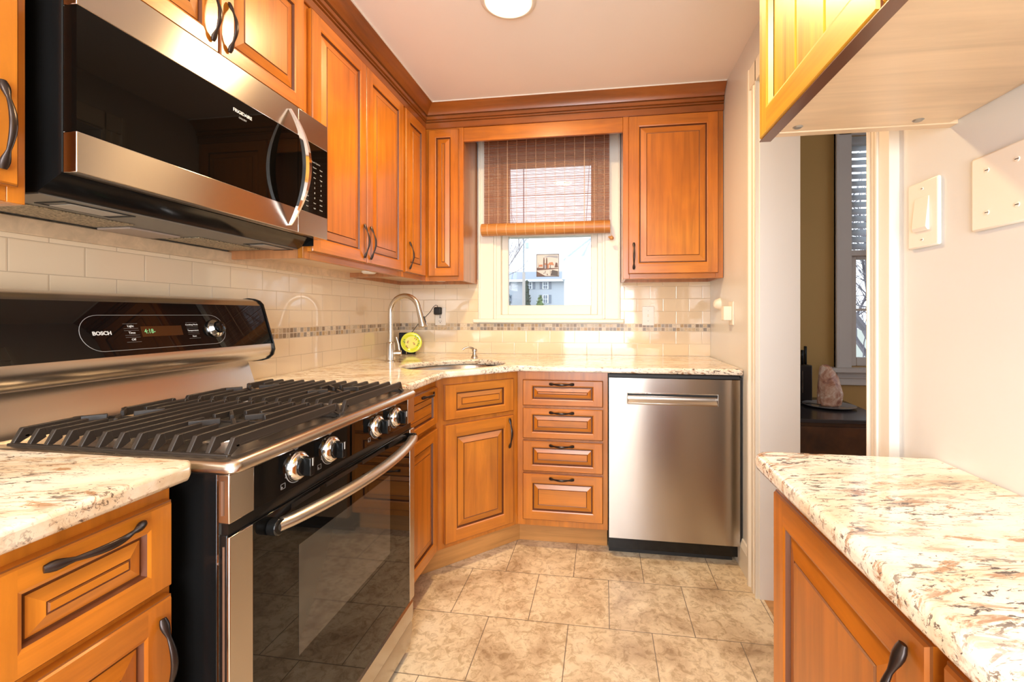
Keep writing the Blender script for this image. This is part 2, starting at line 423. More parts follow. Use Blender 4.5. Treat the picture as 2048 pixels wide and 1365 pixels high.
# back wall with two window openings
w1 = (.66, 1.335, 1.16, 2.19); w2 = (2.745, 3.50, .865, 2.19)
mb = MB()
def wall_with_hole_y(mb, x0, x1, y0, y1, hole):
    a, b_, c, d = hole
    mb.box(x0, a, y0, y1, 0, CE); mb.box(b_, x1, y0, y1, 0, CE); mb.box(a, b_, y0, y1, 0, c); mb.box(a, b_, y0, y1, d, CE)
wall_with_hole_y(mb, -.1, 2.05, 0, WY, w1)
struct('wall_back', mb, wall_p, smooth_ang=0)
mb = MB(); wall_with_hole_y(mb, 2.05, 5.3, 0, WY, w2)
struct('wall_dining_back', mb, yellow_p, smooth_ang=0)
struct('wall_left', MB().box(-.1, 0, YB-.1, 0, 0, CE), wall_p)
mb = MB(); mb.box(5.2, 5.3, YB-.1, -3.2, 0, CE); mb.box(5.2, 5.3, -.9, 0, 0, CE); mb.box(5.2, 5.3, -3.2, -.9, 0, .7); mb.box(5.2, 5.3, -3.2, -.9, 2.2, CE)  # unseen opening added to let more sky light into the dining room
struct('wall_dining_right', mb, yellow_p, smooth_ang=0)
# right wall, with the doorway between y=-1.665 and y=-.86
DH = 2.12
mb = MB(); mb.box(XR, 2.118, -.862, 0, 0, CE); mb.box(XR, 2.118, -1.77, -.862, DH, CE); mb.box(XN, 2.118, YB, -1.77, 0, CE)
struct('wall_right', mb, wall_p, smooth_ang=0)
# rear wall with an opening made up for the added area light
mb = MB(); wall_with_hole_y(mb, 0, 5.2, YB-.12, YB, (.75, 1.82, .40, 2.10))
struct('wall_rear', mb, wall_p, smooth_ang=0)
# baseboard and doorway casing
mb = MB()
mb.box(XR-.014, XR, -.775, -.02, 0, .105); mb.prism([V(XR-.014,0,.105), V(XR,0,.105), V(XR,0,.135), V(XR-.006,0,.13), V(XR-.009,0,.118)], V(0,-.775,0))
struct('baseboard_right', mb, white_tr, bevel=.002)
def casing_profile(mb, y0, y1, z0, z1, xw, flip=1):
    """fluted flat casing on the plane x=xw, facing -x"""
    ys = [0, .008, .012, .032, .036, .056, .060, .078, .084, .10]
    dep = [.020, .020, .014, .014, .018, .018, .012, .012, .022, .022]
    L = y1-y0; pts = [V(xw, y0, z0)]
    for a, d in zip(ys, dep): pts.append(V(xw-d, y0+L*a/.10, z0))
    pts.append(V(xw, y1, z0)); mb.prism(pts, V(0,0,z1-z0))
mb = MB(); casing_profile(mb, -.862, -.762, 0, DH+.09, XR); 
struct('trim_1', mb, white_tr)
mb = MB(); casing_profile(mb, -1.764, -1.802, 0, DH+.09, XN)
mb.box(XN-.018, XN, -1.836, -1.802, 0, DH+.09)
struct('trim_2', mb, white_tr)
mb = MB(); mb.box(XR-.02, XR, -1.77, -.762, DH, DH+.09); struct('trim_3', mb, white_tr, bevel=.003)
mb = MB(); mb.box(XR-.004, 2.122, -.866, -.86, 0, DH); mb.box(XR-.004, 2.122, -1.764, -.862, DH-.006, DH); mb.box(XN+.001, 2.122, -1.7695, -1.764, 0, DH)
struct('trim_4', mb, paint('jamb_paint', (.82,.79,.76), .02, .35), smooth_ang=0)

# tiled backsplashes
TZ = 1.107
tb = wall_tile('cream_tile_back', 0, TZ, .02); tbl = wall_tile('cream_tile_back_low', 0, .9098, .095)
tl = wall_tile('cream_tile_left', 1, TZ, -1.984+.0763); tll = wall_tile('cream_tile_left_low', 1, .9098, -1.984)
mo_b, mo_l = mosaic('mosaic_back', 0), mosaic('mosaic_left', 1)
mb = MB(); T = .009
XT = XR-.0005; T0 = .0005
mb.box(T0, .545, -T, -T0, TZ, 1.39, 0); mb.box(1.44, XT, -T, -T0, TZ, 1.39, 0)
mb.box(T0, XT, -T, -T0, .9145, 1.063, 1); mb.box(T0, XT, -T, -T0, 1.063, TZ, 2)
bs = mb.build('backsplash', [tb, tbl, mo_b], smooth_ang=0); tag(bs, 'cream subway tile backsplash with stone mosaic band under the window', 'backsplash')
mb = MB()
mb.box(T0, T, -3.4, -T, TZ, 1.39, 0); mb.box(T0, T, -3.4, -T, .90, 1.063, 1); mb.box(T0, T, -3.4, -T, 1.063, TZ, 2)
bs = mb.build('backsplash', [tl, tll, mo_l], smooth_ang=0); tag(bs, 'cream subway tile backsplash with stone mosaic band behind the gas range', 'backsplash')

# ------------------------------------------------------------------ kitchen window
def sash(mb, x0, x1, z0, z1, y0, y1, st, rb, rt):
    mb.box(x0, x0+st, y0, y1, z0, z1); mb.box(x1-st, x1, y0, y1, z0, z1)
    mb.box(x0+st, x1-st, y0, y1, z0, z0+rb); mb.box(x0+st, x1-st, y0, y1, z1-rt, z1)
win = bpy.data.objects.new('window_1', None); C.objects.link(win); win['kind'] = 'structure'; ORIG[win.name] = Vector((0,0,0))
mb = MB()
mb.box(.545, .645, -.022, 0, 1.135, 2.29); mb.box(1.35, 1.445, -.022, 0, 1.135, 2.29); mb.box(.645, 1.35, -.022, 0, 2.19, 2.29)
mb.box(.548, .56, -.030, -.02, 1.135, 2.29); mb.box(1.43, 1.442, -.030, -.02, 1.135, 2.29)
mb.build('window_casing', white_tr, win, .003)
mb = MB(); mb.box(.518, 1.465, -.055, .02, 1.112, 1.136); mb.build('window_sill', white_tr, win, .006, 3)
mb = MB()
mb.box(.645, .662, -.01, .14, 1.136, 2.19); mb.box(1.333, 1.35, -.01, .14, 1.136, 2.19); mb.box(.662, 1.333, -.01, .14, 2.172, 2.19); mb.box(.645, 1.35, -.004, .14, 1.125, 1.1625)
mb.box(.662, .690, -.004, .14, 1.162, 2.172); mb.box(1.305, 1.333, -.004, .14, 1.162, 2.172)
mb.build('window_frame', white_tr, win, .002)
mb = MB(); sash(mb, .69, 1.305, 1.162, 1.70, .03, .065, .042, .062, .032)
s1 = mb.build('window_sash', white_tr, win, .004)
boxo('pane', (.732, 1.263, .045, .049, 1.224, 1.668), glass_m, s1)
mb = MB(); sash(mb, .69, 1.305, 1.665, 2.172, .07, .105, .042, .034, .045)
s2 = mb.build('window_sash', white_tr, win, .004)
boxo('pane', (.732, 1.263, .085, .089, 1.70, 2.127), glass_m, s2)
# dining-room window
win2 = bpy.data.objects.new('window_2', None); C.objects.link(win2); win2['kind'] = 'structure'; ORIG[win2.name] = Vector((0,0,0))
grey_tr = simple('dining_trim_paint', (.62,.57,.54), .4)
mb = MB()
for a, c in ((2.655, 2.74), (3.505, 3.59)):
    mb.box(a, c, -.022, 0, .86, 2.26); mb.box(a, a+.015, -.032, 0, .86, 2.26)
mb.box(2.655, 3.59, -.022, 0, 2.19, 2.28)
mb.build('window_casing', grey_tr, win2, .003)
mb = MB(); mb.box(2.62, 3.62, -.06, .03, .835, .862); mb.box(2.66, 3.58, -.024, 0, .76, .835); mb.box(2.655, 3.585, -.032, 0, .80, .812); mb.build('window_sill', grey_tr, win2, .004)
mb = MB(); sash(mb, 2.745, 3.50, .865, 1.525, .04, .075, .05, .05, .04); s1 = mb.build('window_sash', grey_tr, win2, .003)
mb = MB(); mb.box(2.795, 3.45, .05, .06, 1.185, 1.20); mb.build('glazing_bar', grey_tr, s1)
boxo('pane', (2.795, 3.45, .0655, .069, .915, 1.485), glass_m, s1)
mb = MB(); sash(mb, 2.745, 3.50, 1.50, 2.19, .085, .12, .05, .035, .05); s2 = mb.build('window_sash', grey_tr, win2, .003)
boxo('pane', (2.795, 3.45, .10, .104, 1.535, 2.14), glass_m, s2)

# ------------------------------------------------------------------ ceiling lamp and added fill dome
lamp_glow = simple('lamp_diffuser', (1,1,1), .5, emit=LAMP_COL, es=LAMP_EMIT)
def downlight(x, y, label):
    t = thing('ceiling_light', (x, y, CE), label, 'ceiling light')
    mb = MB(); mb.lathe((x,y,CE), [(.108,0), (.108,-.004), (.098,-.010), (.088,-.010), (.082,-.005), (.082,-.001)], 48)
    mb.build('trim_ring', white_tr, t, smooth_ang=50)
    mb = MB(); mb.lathe((x,y,CE-.0045), [(0,0), (.083,0), (.083,.003), (0,.003)], 40); mb.build('diffuser', lamp_glow, t)
downlight(.975, -1.115, 'glowing round recessed light in the ceiling above the floor')
dome_glow = simple('fill_dome_glow', (1,1,1), .5, emit=DOME_COL, es=DOME_EMIT)  # unseen glowing dome, added to spread light across the ceiling
t = thing('added_fill_dome', (.98, -3.15, CE), 'added fill dome on the ceiling over the near end of the kitchen, unseen behind the viewpoint', 'ceiling light')
mb = MB(); mb.lathe((.98,-3.15,CE), [(.175,0), (.175,-.022), (.165,-.026), (.160,-.022), (0,-.022)], 40); mb.build('fill_dome_base', white_tr, t, smooth_ang=50)
mb = MB(); mb.lathe((.98,-3.15,CE-.024), [(.158,0)]+[(.158*math.cos(q*PI/16), -.10*math.sin(q*PI/16)) for q in range(1,8)]+[(0,-.10)], 40); mb.build('dome', dome_glow, t, smooth_ang=60)

# ================================================================== wall cabinets
UB, UT = 1.36, 2.262      # frame bottom / top
DB, DT = 1.386, 2.243     # door bottom / top
FX = .305                 # face-frame plane of the left run
def carcass_left(t, y0, y1, z0, z1, side0=True, side1=True, under=None):
    mb = MB(); th = .016
    mb.box(.010, FX-.02, y0, y0+th, z0, z1); mb.box(.010, FX-.02, y1-th, y1, z0, z1)
    mb.box(.010, FX-.02, y0+th, y1-th, z1-th, z1); mb.box(.010, .022, y0+th, y1-th, z0, z1-th)
    mb.build('carcass', wood_side, t)
    boxo('bottom_panel', (.022, FX-.02, y0+th, y1-th, z0+.022, z0+.036), pale_wood, t)
def face_left(t, y0, y1, z0, z1, st=.04, mids=(), rb=.04, rt=.03):
    mb = MB(); mb.box(FX-.02, FX, y0, y0+st, z0, z1); mb.box(FX-.02, FX, y1-st, y1, z0, z1)
    mb.box(FX-.02, FX, y0+st, y1-st, z0, z0+rb, 1); mb.box(FX-.02, FX, y0+st, y1-st, z1-rt, z1, 1)
    for m_ in mids: mb.box(FX-.02, FX, m_-.02, m_+.02, z0+rb, z1-rt)
    return mb.build('face_frame', [wood_v, wood_h], t, .0015)
# tall pair right of the microwave
t = thing('wall_cabinet', (.16, -1.01, UB), 'tall two-door maple wall cabinet just right of the microwave', 'cabinet')
carcass_left(t, -1.388, -.618, UB, UT); face_left(t, -1.388, -.618, UB, UT)
d = panel_door('door', t, (FX,-1.365,DB), Y, .367, DT-DB, X); handle(d, (FX+.02, -1.022, 1.478), Z, X, .145)
d = panel_door('door', t, (FX,-.994,DB), Y, .362, DT-DB, X); handle(d, (FX+.02, -.968, 1.478), Z, X, .145)
mb = MB(); mb.lathe((.17,-.70,UB+.022), [(0,-.012), (.028,-.012), (.036,-.006), (.036,0), (0,0)], 32)
o = mb.build('puck_light', white_pl); tag(o, 'small white round puck light stuck under the tall left wall cabinet', 'puck light')
# L-shaped corner cabinet
t = thing('corner_wall_cabinet', (.2, -.2, UB), 'corner maple wall cabinet with two narrow doors meeting left of the window', 'cabinet')
mb = MB(); th = .016
mb.box(.010, FX-.02, -.616, -.600, UB, UT); mb.box(.010, .022, -.600, -.012, UB, UT); mb.box(.022, .522, -.024, -.012, UB, UT)
mb.box(.522, .538, -.285, -.012, UB, UT)
mb.prism([V(.022,-.6,UT-.016), V(.285,-.6,UT-.016), V(.285,-.285,UT-.016), V(.522,-.285,UT-.016), V(.522,-.024,UT-.016), V(.022,-.024,UT-.016)], V(0,0,.016))
mb.build('carcass', wood_side, t)
MB().prism([V(.022,-.6,UB+.022), V(.285,-.6,UB+.022), V(.285,-.285,UB+.022), V(.522,-.285,UB+.022), V(.522,-.024,UB+.022), V(.022,-.024,UB+.022)], V(0,0,.014)).build('bottom_panel', pale_wood, t)
mb = MB(); mb.box(FX-.02, FX, -.616, -.590, UB, UT); mb.box(FX-.02, FX, -.36, -FX, UB, UT); mb.box(FX-.02, FX, -.590, -.36, UB, UB+.04, 1); mb.box(FX-.02, FX, -.590, -.36, UT-.03, UT, 1)
mb.box(FX, .33, -FX, -.285, UB, UT); mb.box(.50, .538, -FX, -.285, UB, UT); mb.box(.33, .50, -FX, -.285, UB, UB+.04, 1); mb.box(.33, .50, -FX, -.285, UT-.03, UT, 1)
mb.build('face_frame', [wood_v, wood_h], t, .001)
d = panel_door('door', t, (FX,-.606,DB), Y, .262, DT-DB, X, st=.058); handle(d, (FX+.02, -.567, 1.476), Z, X, .145)
panel_door('door', t, (.330,-FX,DB), X, .184, DT-DB-.004, -Y, st=.052)
mb = MB(); mb.lathe((.35,-.17,UB+.022), [(0,-.013), (.028,-.013), (.037,-.006), (.037,0), (0,0)], 32)
o = mb.build('puck_light', white_pl); tag(o, 'small white round puck light under the corner wall cabinet', 'puck light')
# above the microwave
t = thing('wall_cabinet', (.16, -1.75, 1.835), 'short two-door maple wall cabinet directly above the microwave', 'cabinet')
mb = MB(); mb.box(.010, FX-.02, -2.124, -1.389, 1.835, UT); mb.build('carcass', wood_side, t)
face_left(t, -2.124, -1.389, 1.835, UT, st=.038, rb=.03)
d = panel_door('door', t, (FX,-2.10,1.856), Y, .348, DT-1.856, X, st=.052); handle(d, (FX+.02, -1.775, 1.945), Z, X, .135)
d = panel_door('door', t, (FX,-1.748,1.856), Y, .342, DT-1.856, X, st=.052); handle(d, (FX+.02, -1.722, 1.945), Z, X, .135)
# near left
t = thing('wall_cabinet', (.16, -2.4, UB), 'maple wall cabinet at the left edge, left of the microwave', 'cabinet')
carcass_left(t, -2.73, -2.142, UB, UT); face_left(t, -2.73, -2.142, UB, UT, st=.026, mids=(-2.45,))
d = panel_door('door', t, (FX,-2.44,DB), Y, .278, DT-DB, X); handle(d, (FX+.02, -2.187, 1.485), Z, X, .15)
d = panel_door('door', t, (FX,-2.722,DB), Y, .276, DT-DB, X); handle(d, (FX+.02, -2.47, 1.485), Z, X, .15)
# right of the window
t = thing('wall_cabinet', (1.7, -.15, UB), 'single-door maple wall cabinet right of the window, on the back wall', 'cabinet')
mb = MB(); x0, x1 = 1.446, 1.970; yf = -FX
mb.box(x0, x0+.016, -.285, -.012, UB, UT); mb.box(x1-.016, x1, -.285, -.012, UB, UT); mb.box(x0, x1, -.024, -.012, UB, UT); mb.box(x0, x1, -.285, -.012, UT-.016, UT)
mb.build('carcass', wood_side, t)
boxo('bottom_panel', (x0+.016, x1-.016, -.285, -.024, UB+.018, UB+.032), pale_wood, t)
mb = MB(); mb.box(x0, x0+.035, yf, -.285, UB, UT); mb.box(x1-.040, x1, yf, -.285, UB, UT); mb.box(x0+.035, x1-.04, yf, -.285, UB, UB+.035, 1); mb.box(x0+.035, x1-.04, yf, -.285, UT-.03, UT, 1)
mb.build('face_frame', [wood_v, wood_h], t, .0015)
d = panel_door('door', t, (1.474,yf,DB), X, .468, DT-DB, -Y, st=.062, slope=.03); handle(d, (1.503, yf-.02, 1.482), Z, -Y, .145)
# valance across the window
o = MB().box(.5385, 1.4455, -.304, -.287, 2.168, 2.2495).build('valance', wood_h, None, .0015); tag(o, 'plain maple valance board bridging the cabinets above the window', 'valance')
o = MB().box(.539, 1.445, -.286, -.032, 2.2905, 2.302).build('soffit_board', wood_h, None); tag(o, 'maple board closing the space above the window behind the valance', 'board')

# crown moulding: profile (protrusion, height), swept along the left run, the back run
prof = [(0,2.250), (.006,2.250), (.008,2.253), (.008,2.281), (.003,2.283), (.003,2.286), (.012,2.288), (.012,2.293), (.008,2.295), (.008,2.298), (.018,2.300), (.018,2.316), (.014,2.318), (.014,2.321), (.024,2.323), (.028,2.332), (.036,2.345), (.050,2.357), (.058,2.362), (.062,2.368), (.070,2.372), (.070,2.3775)]
mb = MB(); FD = FX+.001
path = [V(FD,-2.73,0), V(FD,-FD,0), V(XR-.002,-FD,0)]
def offs(i, d):
    if i == 0: return V(FD+d, -2.73, 0)
    if i == 1: return V(FD+d, -FD-d, 0)
    return V(XR-.002, -FD-d, 0)
rows = []
for i in range(3):
    r_ = [offs(i, d)+V(0,0,h) for d, h in prof]
    r_.append(offs(i, -.012)+V(0,0,2.3775)); r_.append(offs(i, -.012)+V(0,0,2.25)); rows.append(r_)
for i in range(2):
    for k in range(len(rows[0])):
        k2 = (k+1) % len(rows[0])
        mi = 1 if k in (3, 4, 7, 8, 11, 12, 13) else 0
        mb.poly([rows[i][k], rows[i][k2], rows[i+1][k2], rows[i+1][k]], mi)
bmesh.ops.remove_doubles(mb.bm, verts=mb.bm.verts[:], dist=1e-5)
o = mb.build('crown_molding', [wood_dk, glaze2], smooth_ang=30); tag(o, 'stained wood crown molding running along the cabinet tops under the ceiling', 'crown molding')
mb = MB(); cd = FX+.001+.070
mb.prism([V(cd,-2.73,CE-.005), V(cd+.004,-2.73,CE-.005), V(cd+.004,-cd-.004,CE-.005), V(XR-.002,-cd-.004,CE-.005), V(XR-.002,-cd,CE-.005), V(cd,-cd,CE-.005)], V(0,0,.0048))
struct('trim_5', mb, white_tr, smooth_ang=0)
# thin light rail on the wall behind the cabinets
o = MB().box(T, .026, -2.73, -.60, 1.348, 1.386).build('wall_rail', pale_wood, None, .002)
tag(o, 'thin pale wood rail on the tiled wall under the left wall cabinets', 'rail')

# pine cabinet at the right
PX, PZ, PY = 1.607, 1.470, -1.960
t = thing('pine_wall_cabinet', (1.75, -2.4, PZ), 'yellow pine wall cabinet with plank door and pale underside, upper right', 'cabinet')
mb = MB(); y1, y0 = PY-.004, -2.95
mb.box(PX+.021, XN, y1-.018, y1, PZ+.004, 2.37); mb.box(PX+.021, XN, y0, y0+.018, PZ+.004, 2.37); mb.box(XN-.012, XN, y0+.018, y1-.018, PZ+.01, 2.37); mb.box(PX+.021, XN, y0, y1, 2.352, 2.37)
mb.build('carcass', pale_wood, t, .001)
boxo('bottom_panel', (PX+.021, XN-.012, y0+.018, y1-.018, PZ+.006, PZ+.024), pale_wood, t, .001)
pm = [pine_v, pine_h, glaze2, glaze2]
panel_door('door', t, (PX+.02,PY-.0,PZ), -Y, .345, .86, -X, st=.042, rail=.052, planks=.075, mats=pm)
panel_door('door', t, (PX+.02,PY-.349,PZ), -Y, .32, .86, -X, st=.042, rail=.052, planks=.075, mats=pm)
panel_door('door', t, (PX+.02,PY-.673,PZ), -Y, .31, .86, -X, st=.042, rail=.052, planks=.075, mats=pm)
boxo('door_edge_strip', (PX+.001, PX+.0195, PY-.983, PY, PZ-.0015, PZ), dark_edge, t)
for u_, v_ in ((1.655,-2.00),(1.835,-2.00)):
    mb = MB(); mb.lathe((u_,v_,PZ+.006), [(0,-.002),(.0055,-.002),(.008,0),(0,0)], 16); mb.build('screw', screw_m, t)

# ================================================================== base cabinets
CZ0, CZ1 = .884, .914
BF = .605                       # face-frame plane
def front_lbl(o): return o
def base_left(t, y0, y1, doors, kick=True):
    boxo('carcass', (.012, BF-.02, y0, y1, .115, CZ0-.002), wood_side, t)
    mb = MB(); mb.box(BF-.02, BF, y0, y1, .115, CZ0-.002); mb.build('face_frame', wood_v, t, .001)
    boxo('toe_kick', (BF-.10, BF-.085, y0, y1, .001, .115), kick_m, t)
# near left base cabinet
t = thing('base_cabinet', (.3, -2.5, 0), 'maple base cabinet with drawer over door at the lower left, beside the range', 'cabinet')
base_left(t, -2.96, -2.143, None)
dr = panel_door('drawer', t, (BF,-2.392,.712), Y, .238, .142, X, st=.045, rail=.040, slope=.018); handle(dr, (BF+.02, -2.268, .838), Y, X, .128)
d = panel_door('door', t, (BF,-2.392,.135), Y, .238, .562, X, st=.05); handle(d, (BF+.02, -2.176, .60), Z, X, .14)
dr = panel_door('drawer', t, (BF,-2.93,.712), Y, .52, .142, X, st=.045, rail=.040, slope=.018); handle(dr, (BF+.02, -2.67, .838), Y, X, .128)
d = panel_door('door', t, (BF,-2.93,.135), Y, .52, .562, X, st=.05); handle(d, (BF+.02, -2.88, .60), Z, X, .14)
# narrow one between range and corner
t = thing('base_cabinet', (.3, -1.13, 0), 'narrow maple base cabinet between the range and the diagonal sink cabinet', 'cabinet')
base_left(t, -1.342, -.916, None)
dr = panel_door('drawer', t, (BF,-1.335,.690), Y, .395, .160, X, st=.05, rail=.036, slope=.018); handle(dr, (BF+.02, -1.06, .832), Y, X, .128)
panel_door('door', t, (BF,-1.335,.135), Y, .395, .535, X, st=.055)
# diagonal sink cabinet
A_, B_ = V(BF,-.914,0), V(.914,-BF,0); D_ = (B_-A_).normalized(); Nd = V(D_.y, -D_.x, 0)
t = thing('corner_sink_cabinet', (.35, -.35, 0), 'diagonal maple corner sink cabinet with false drawer and one door', 'cabinet')
MB().prism([V(.012,-.912,.115), V(BF-.02,-.912,.115), V(.912,-BF+.02,.115), V(.912,-.012,.115), V(.012,-.012,.115)], V(0,0,.50)).build('carcass', wood_side, t)
LD = (B_-A_).length
mb = MB(); mb.obox(A_+V(0,0,.115)-Nd*.02, D_*LD, Nd*.02, V(0,0,CZ0-.002-.115)); mb.build('face_frame', wood_v, t, .001)
mb = MB(); mb.obox(A_-Nd*.055-D_*.045+V(0,0,.001), D_*(LD+.09+.012), -Nd*.015, V(0,0,.114)); mb.build('toe_kick', kick_m, t)
mg = .035
panel_door('drawer', t, A_+D_*mg+V(0,0,.690), D_, LD-2*mg, .160, Nd, st=.06, rail=.042, slope=.018)
d = panel_door('door', t, A_+D_*mg+V(0,0,.138), D_, LD-2*mg, .532, Nd, st=.062)
handle(d, A_+D_*(LD-mg-.028)+Nd*.02+V(0,0,.585), Z, Nd, .145)
# four-drawer stack
t = thing('drawer_cabinet', (1.13, -.3, 0), 'maple base cabinet with a stack of four drawers left of the dishwasher', 'cabinet')
boxo('carcass', (.916, 1.358, -BF+.02, -.012, .115, CZ0-.002), wood_side, t)
boxo('face_frame', (.914, 1.360, -BF, -BF+.02, .115, CZ0-.002), wood_v, t, .001)
boxo('toe_kick', (.91, 1.358, -.530, -.515, .001, .115), kick_m, t)
for z0, z1 in ((.714,.842), (.552,.702), (.390,.540), (.150,.378)):
    hgt = z1-z0; dr = panel_door('drawer', t, (.943,-BF,z0), X, .394, hgt, -Y, st=.053, rail=.036 if hgt < .2 else .05, slope=.017 if hgt < .2 else .02)
    handle(dr, (1.137, -BF-.02, z1-.019), X, -Y, .122)
# right base cabinet
RBX = 1.652
t = thing('base_cabinet', (1.78, -2.4, 0), 'shallow maple base cabinet under the right-hand counter', 'cabinet')
boxo('carcass', (RBX+.02, XN-.001, -2.95, -1.952, .115, CZ0-.002), wood_side, t)
boxo('face_frame', (RBX, RBX+.02, -2.95, -1.950, .115, CZ0-.002), wood_v, t, .001)
boxo('toe_kick', (RBX+.06, RBX+.075, -2.95, -1.955, .001, .115), kick_m, t)
d = panel_door('door', t, (RBX,-1.955,.135), -Y, .380, .718, -X, st=.052); handle(d, (RBX-.02, -2.308, .765), Z, -X, .14)
d = panel_door('door', t, (RBX,-2.352,.135), -Y, .38, .718, -X, st=.052); handle(d, (RBX-.02, -2.38, .765), Z, -X, .14)

# ================================================================== counters
def slab(name, outer, hole, label, r=.009):
    mb = MB(); bm = mb.bm
    def loop(pts):
        vs = [bm.verts.new(V(p[0], p[1], CZ0)) for p in pts]
        return [bm.edges.new((vs[i], vs[(i+1)%len(vs)])) for i in range(len(vs))]
    es = loop(outer)
    if hole: es += loop(hole)
    g = bmesh.ops.triangle_fill(bm, edges=es, use_beauty=True, use_dissolve=False)
    fs = [f for f in g['geom'] if isinstance(f, bmesh.types.BMFace)]
    ex = bmesh.ops.extrude_face_region(bm, geom=fs)
    bmesh.ops.translate(bm, verts=[v for v in ex['geom'] if isinstance(v, bmesh.types.BMVert)], vec=(0,0,CZ1-CZ0))
    o = mb.build(name, granite_m, None, r, 4, 40); tag(o, label, 'countertop'); return o
sc = V(.600,-.640,0); dd = V(1,1,0).normalized(); nn = V(1,-1,0).normalized()
hole = []
for k in range(48):
    a = 2*PI*k/48; ca, sa = math.cos(a), math.sin(a)
    rx = .262*math.copysign(abs(ca)**.85, ca); ry = (.205 if sa < 0 else .190)*math.copysign(abs(sa)**.85, sa)
    p = sc + dd*rx + nn*ry; hole.append((p.x, p.y))
slab('countertop', [(.010,-1.3445), (.65,-1.3445), (.65,-.930), (.927,-.648), (1.9715,-.648), (1.9715,-.010), (.010,-.010)], hole, 'L-shaped speckled granite countertop with the sink cut into its corner')
slab('countertop', [(.010,-2.96), (.640,-2.96), (.650,-2.95), (.650,-2.150), (.632,-2.128), (.010,-2.128)], None, 'granite countertop at the lower left in front of the range', .011)
slab('countertop', [(1.9045,-2.96), (1.603,-2.96), (1.603,-1.948), (1.620,-1.928), (1.9045,-1.928)], None, 'narrow granite countertop along the right wall below the switches', .011)
# sink bowl
t = thing('sink', (sc.x, sc.y, .70), 'oval stainless steel undermount sink in the granite corner', 'sink')
mb = MB(); bm = mb.bm; rings = []
for sc_, z in ((1.06,CZ0-.001), (1.02,CZ0-.001), (1.0,CZ0-.01), (.985,.80), (.95,.735), (.85,.705), (.5,.698), (.1,.694)):
    rings.append([bm.verts.new(V(sc.x+(hx-sc.x)*sc_, sc.y+(hy-sc.y)*sc_, z)) for hx, hy in hole])
for i in range(len(rings)-1):
    for k in range(48):
        f = bm.faces.new([rings[i][k], rings[i][(k+1)%48], rings[i+1][(k+1)%48], rings[i+1][k]])
mb.build('bowl', steel_d, t, smooth_ang=60)
mb = MB(); mb.lathe((sc.x,sc.y,.694), [(0,.0), (.03,.001), (.042,.006), (.048,.006), (.048,0)], 24); mb.build('drain', chrome, t)
# faucet
fx, fy = .219, -.566
t = thing('faucet', (fx, fy, CZ1), 'tall brushed nickel gooseneck pull-down faucet left of the sink', 'faucet')
mb = MB(); mb.lathe((fx,fy,CZ1), [(0,0), (.030,0), (.030,.004), (.0235,.008), (.0225,.098), (.019,.103), (.0145,.105), (.0145,.11), (0,.11)], 32); mb.build('faucet_body', nickel, t, smooth_ang=40)
fdir = V(.985,-.17,0).normalized(); Rn = .088
pts = [V(fx,fy,CZ1+.10)]; zc = 1.175
pts += [V(fx,fy,z) for z in (1.06, 1.12, zc)]
for k in range(1, 17):
    a = PI*k/16*.94; pts.append(V(fx,fy,zc)+fdir*(Rn-Rn*math.cos(a))+V(0,0,Rn*math.sin(a)))
mb = MB(); mb.tube(pts, .0135, 16); mb.build('spout', nickel, t, smooth_ang=60)
e0 = pts[-1]; ed = (pts[-1]-pts[-2]).normalized()
mb = MB(); mb.lathe(e0, [(0,-.002), (.0150,-.002), (.0155,.012), (.0175,.05), (.0225,.088), (.0225,.094), (.018,.096), (0,.094)], 24, axis=ed); mb.build('spray_head', nickel, t, smooth_ang=40)
sb = V(0,0,0)+fdir; mb = MB(); mb.obox(e0+ed*.038+fdir*.016-Y*.006, ed*.045, V(0,.012,0), fdir*.006); mb.build('spray_button', blackm, t, .002)
mb = MB(); mb.tube([V(fx,fy,.958), V(fx+.038,fy+.012,.958), V(fx+.052,fy+.016,.958)], [.015,.0165,.0165], 20)
mb.tube([V(fx+.044,fy+.014,.965), V(fx+.040,fy+.010,1.005), V(fx+.030,fy+.004,1.045)], [.006,.005,.0042], 12); mb.build('lever', nickel, t, smooth_ang=50)
# soap dispenser
sx, sy = .603, -.300
t = thing('soap_dispenser', (sx, sy, CZ1), 'small brushed nickel soap dispenser standing behind the sink', 'soap dispenser')
mb = MB(); mb.lathe((sx,sy,CZ1), [(0,0), (.021,0), (.021,.004), (.016,.012), (.012,.022), (.011,.034), (.015,.038), (.015,.048), (.012,.052), (0,.052)], 28); mb.build('base', nickel, t, smooth_ang=40)
mb = MB(); mb.tube([V(sx,sy,CZ1+.045), V(sx-.012,sy-.008,CZ1+.056), V(sx-.030,sy-.018,CZ1+.062), V(sx-.050,sy-.028,CZ1+.058), V(sx-.062,sy-.034,CZ1+.047)], [.008,.007,.0058,.005,.0045], 12); mb.build('nozzle', nickel, t, smooth_ang=60)

# plate on a stand, dark box behind, plug-in adapter
px_, py_ = .150, -.150
t = thing('decorative_plate', (px_, py_, CZ1), 'round lime green plate with small red and green motifs, standing behind the faucet', 'plate')
lime = simple('lime_glaze', (.62,.72,.05), .12); yel = simple('yellow_glaze', (.78,.72,.18), .12); redm = simple('red_motif', (.28,.045,.02), .3); grn = simple('green_motif', (.10,.22,.03), .3)
pn = V(.42,-.87,.18).normalized(); pc = V(px_, py_, CZ1+.075); pr_ = .063
mb = MB(); mb.lathe(pc, [(0,-.006), (.036,-.006), (.063,.004), (.064,.006), (.0625,.0065), (.044,.001), (.040,-.001), (0,-.001)], 40, axis=pn); mb.build('dish', lime, t, smooth_ang=50)
mb = MB(); mb.lathe(pc, [(0,-.0008), (.0385,-.0008), (.0385,-.0002), (0,-.0002)], 32, axis=pn); mb.build('plate_center', yel, t)
pu = pn.cross(Z).normalized()*-1; pv = pu.cross(pn).normalized()*-1
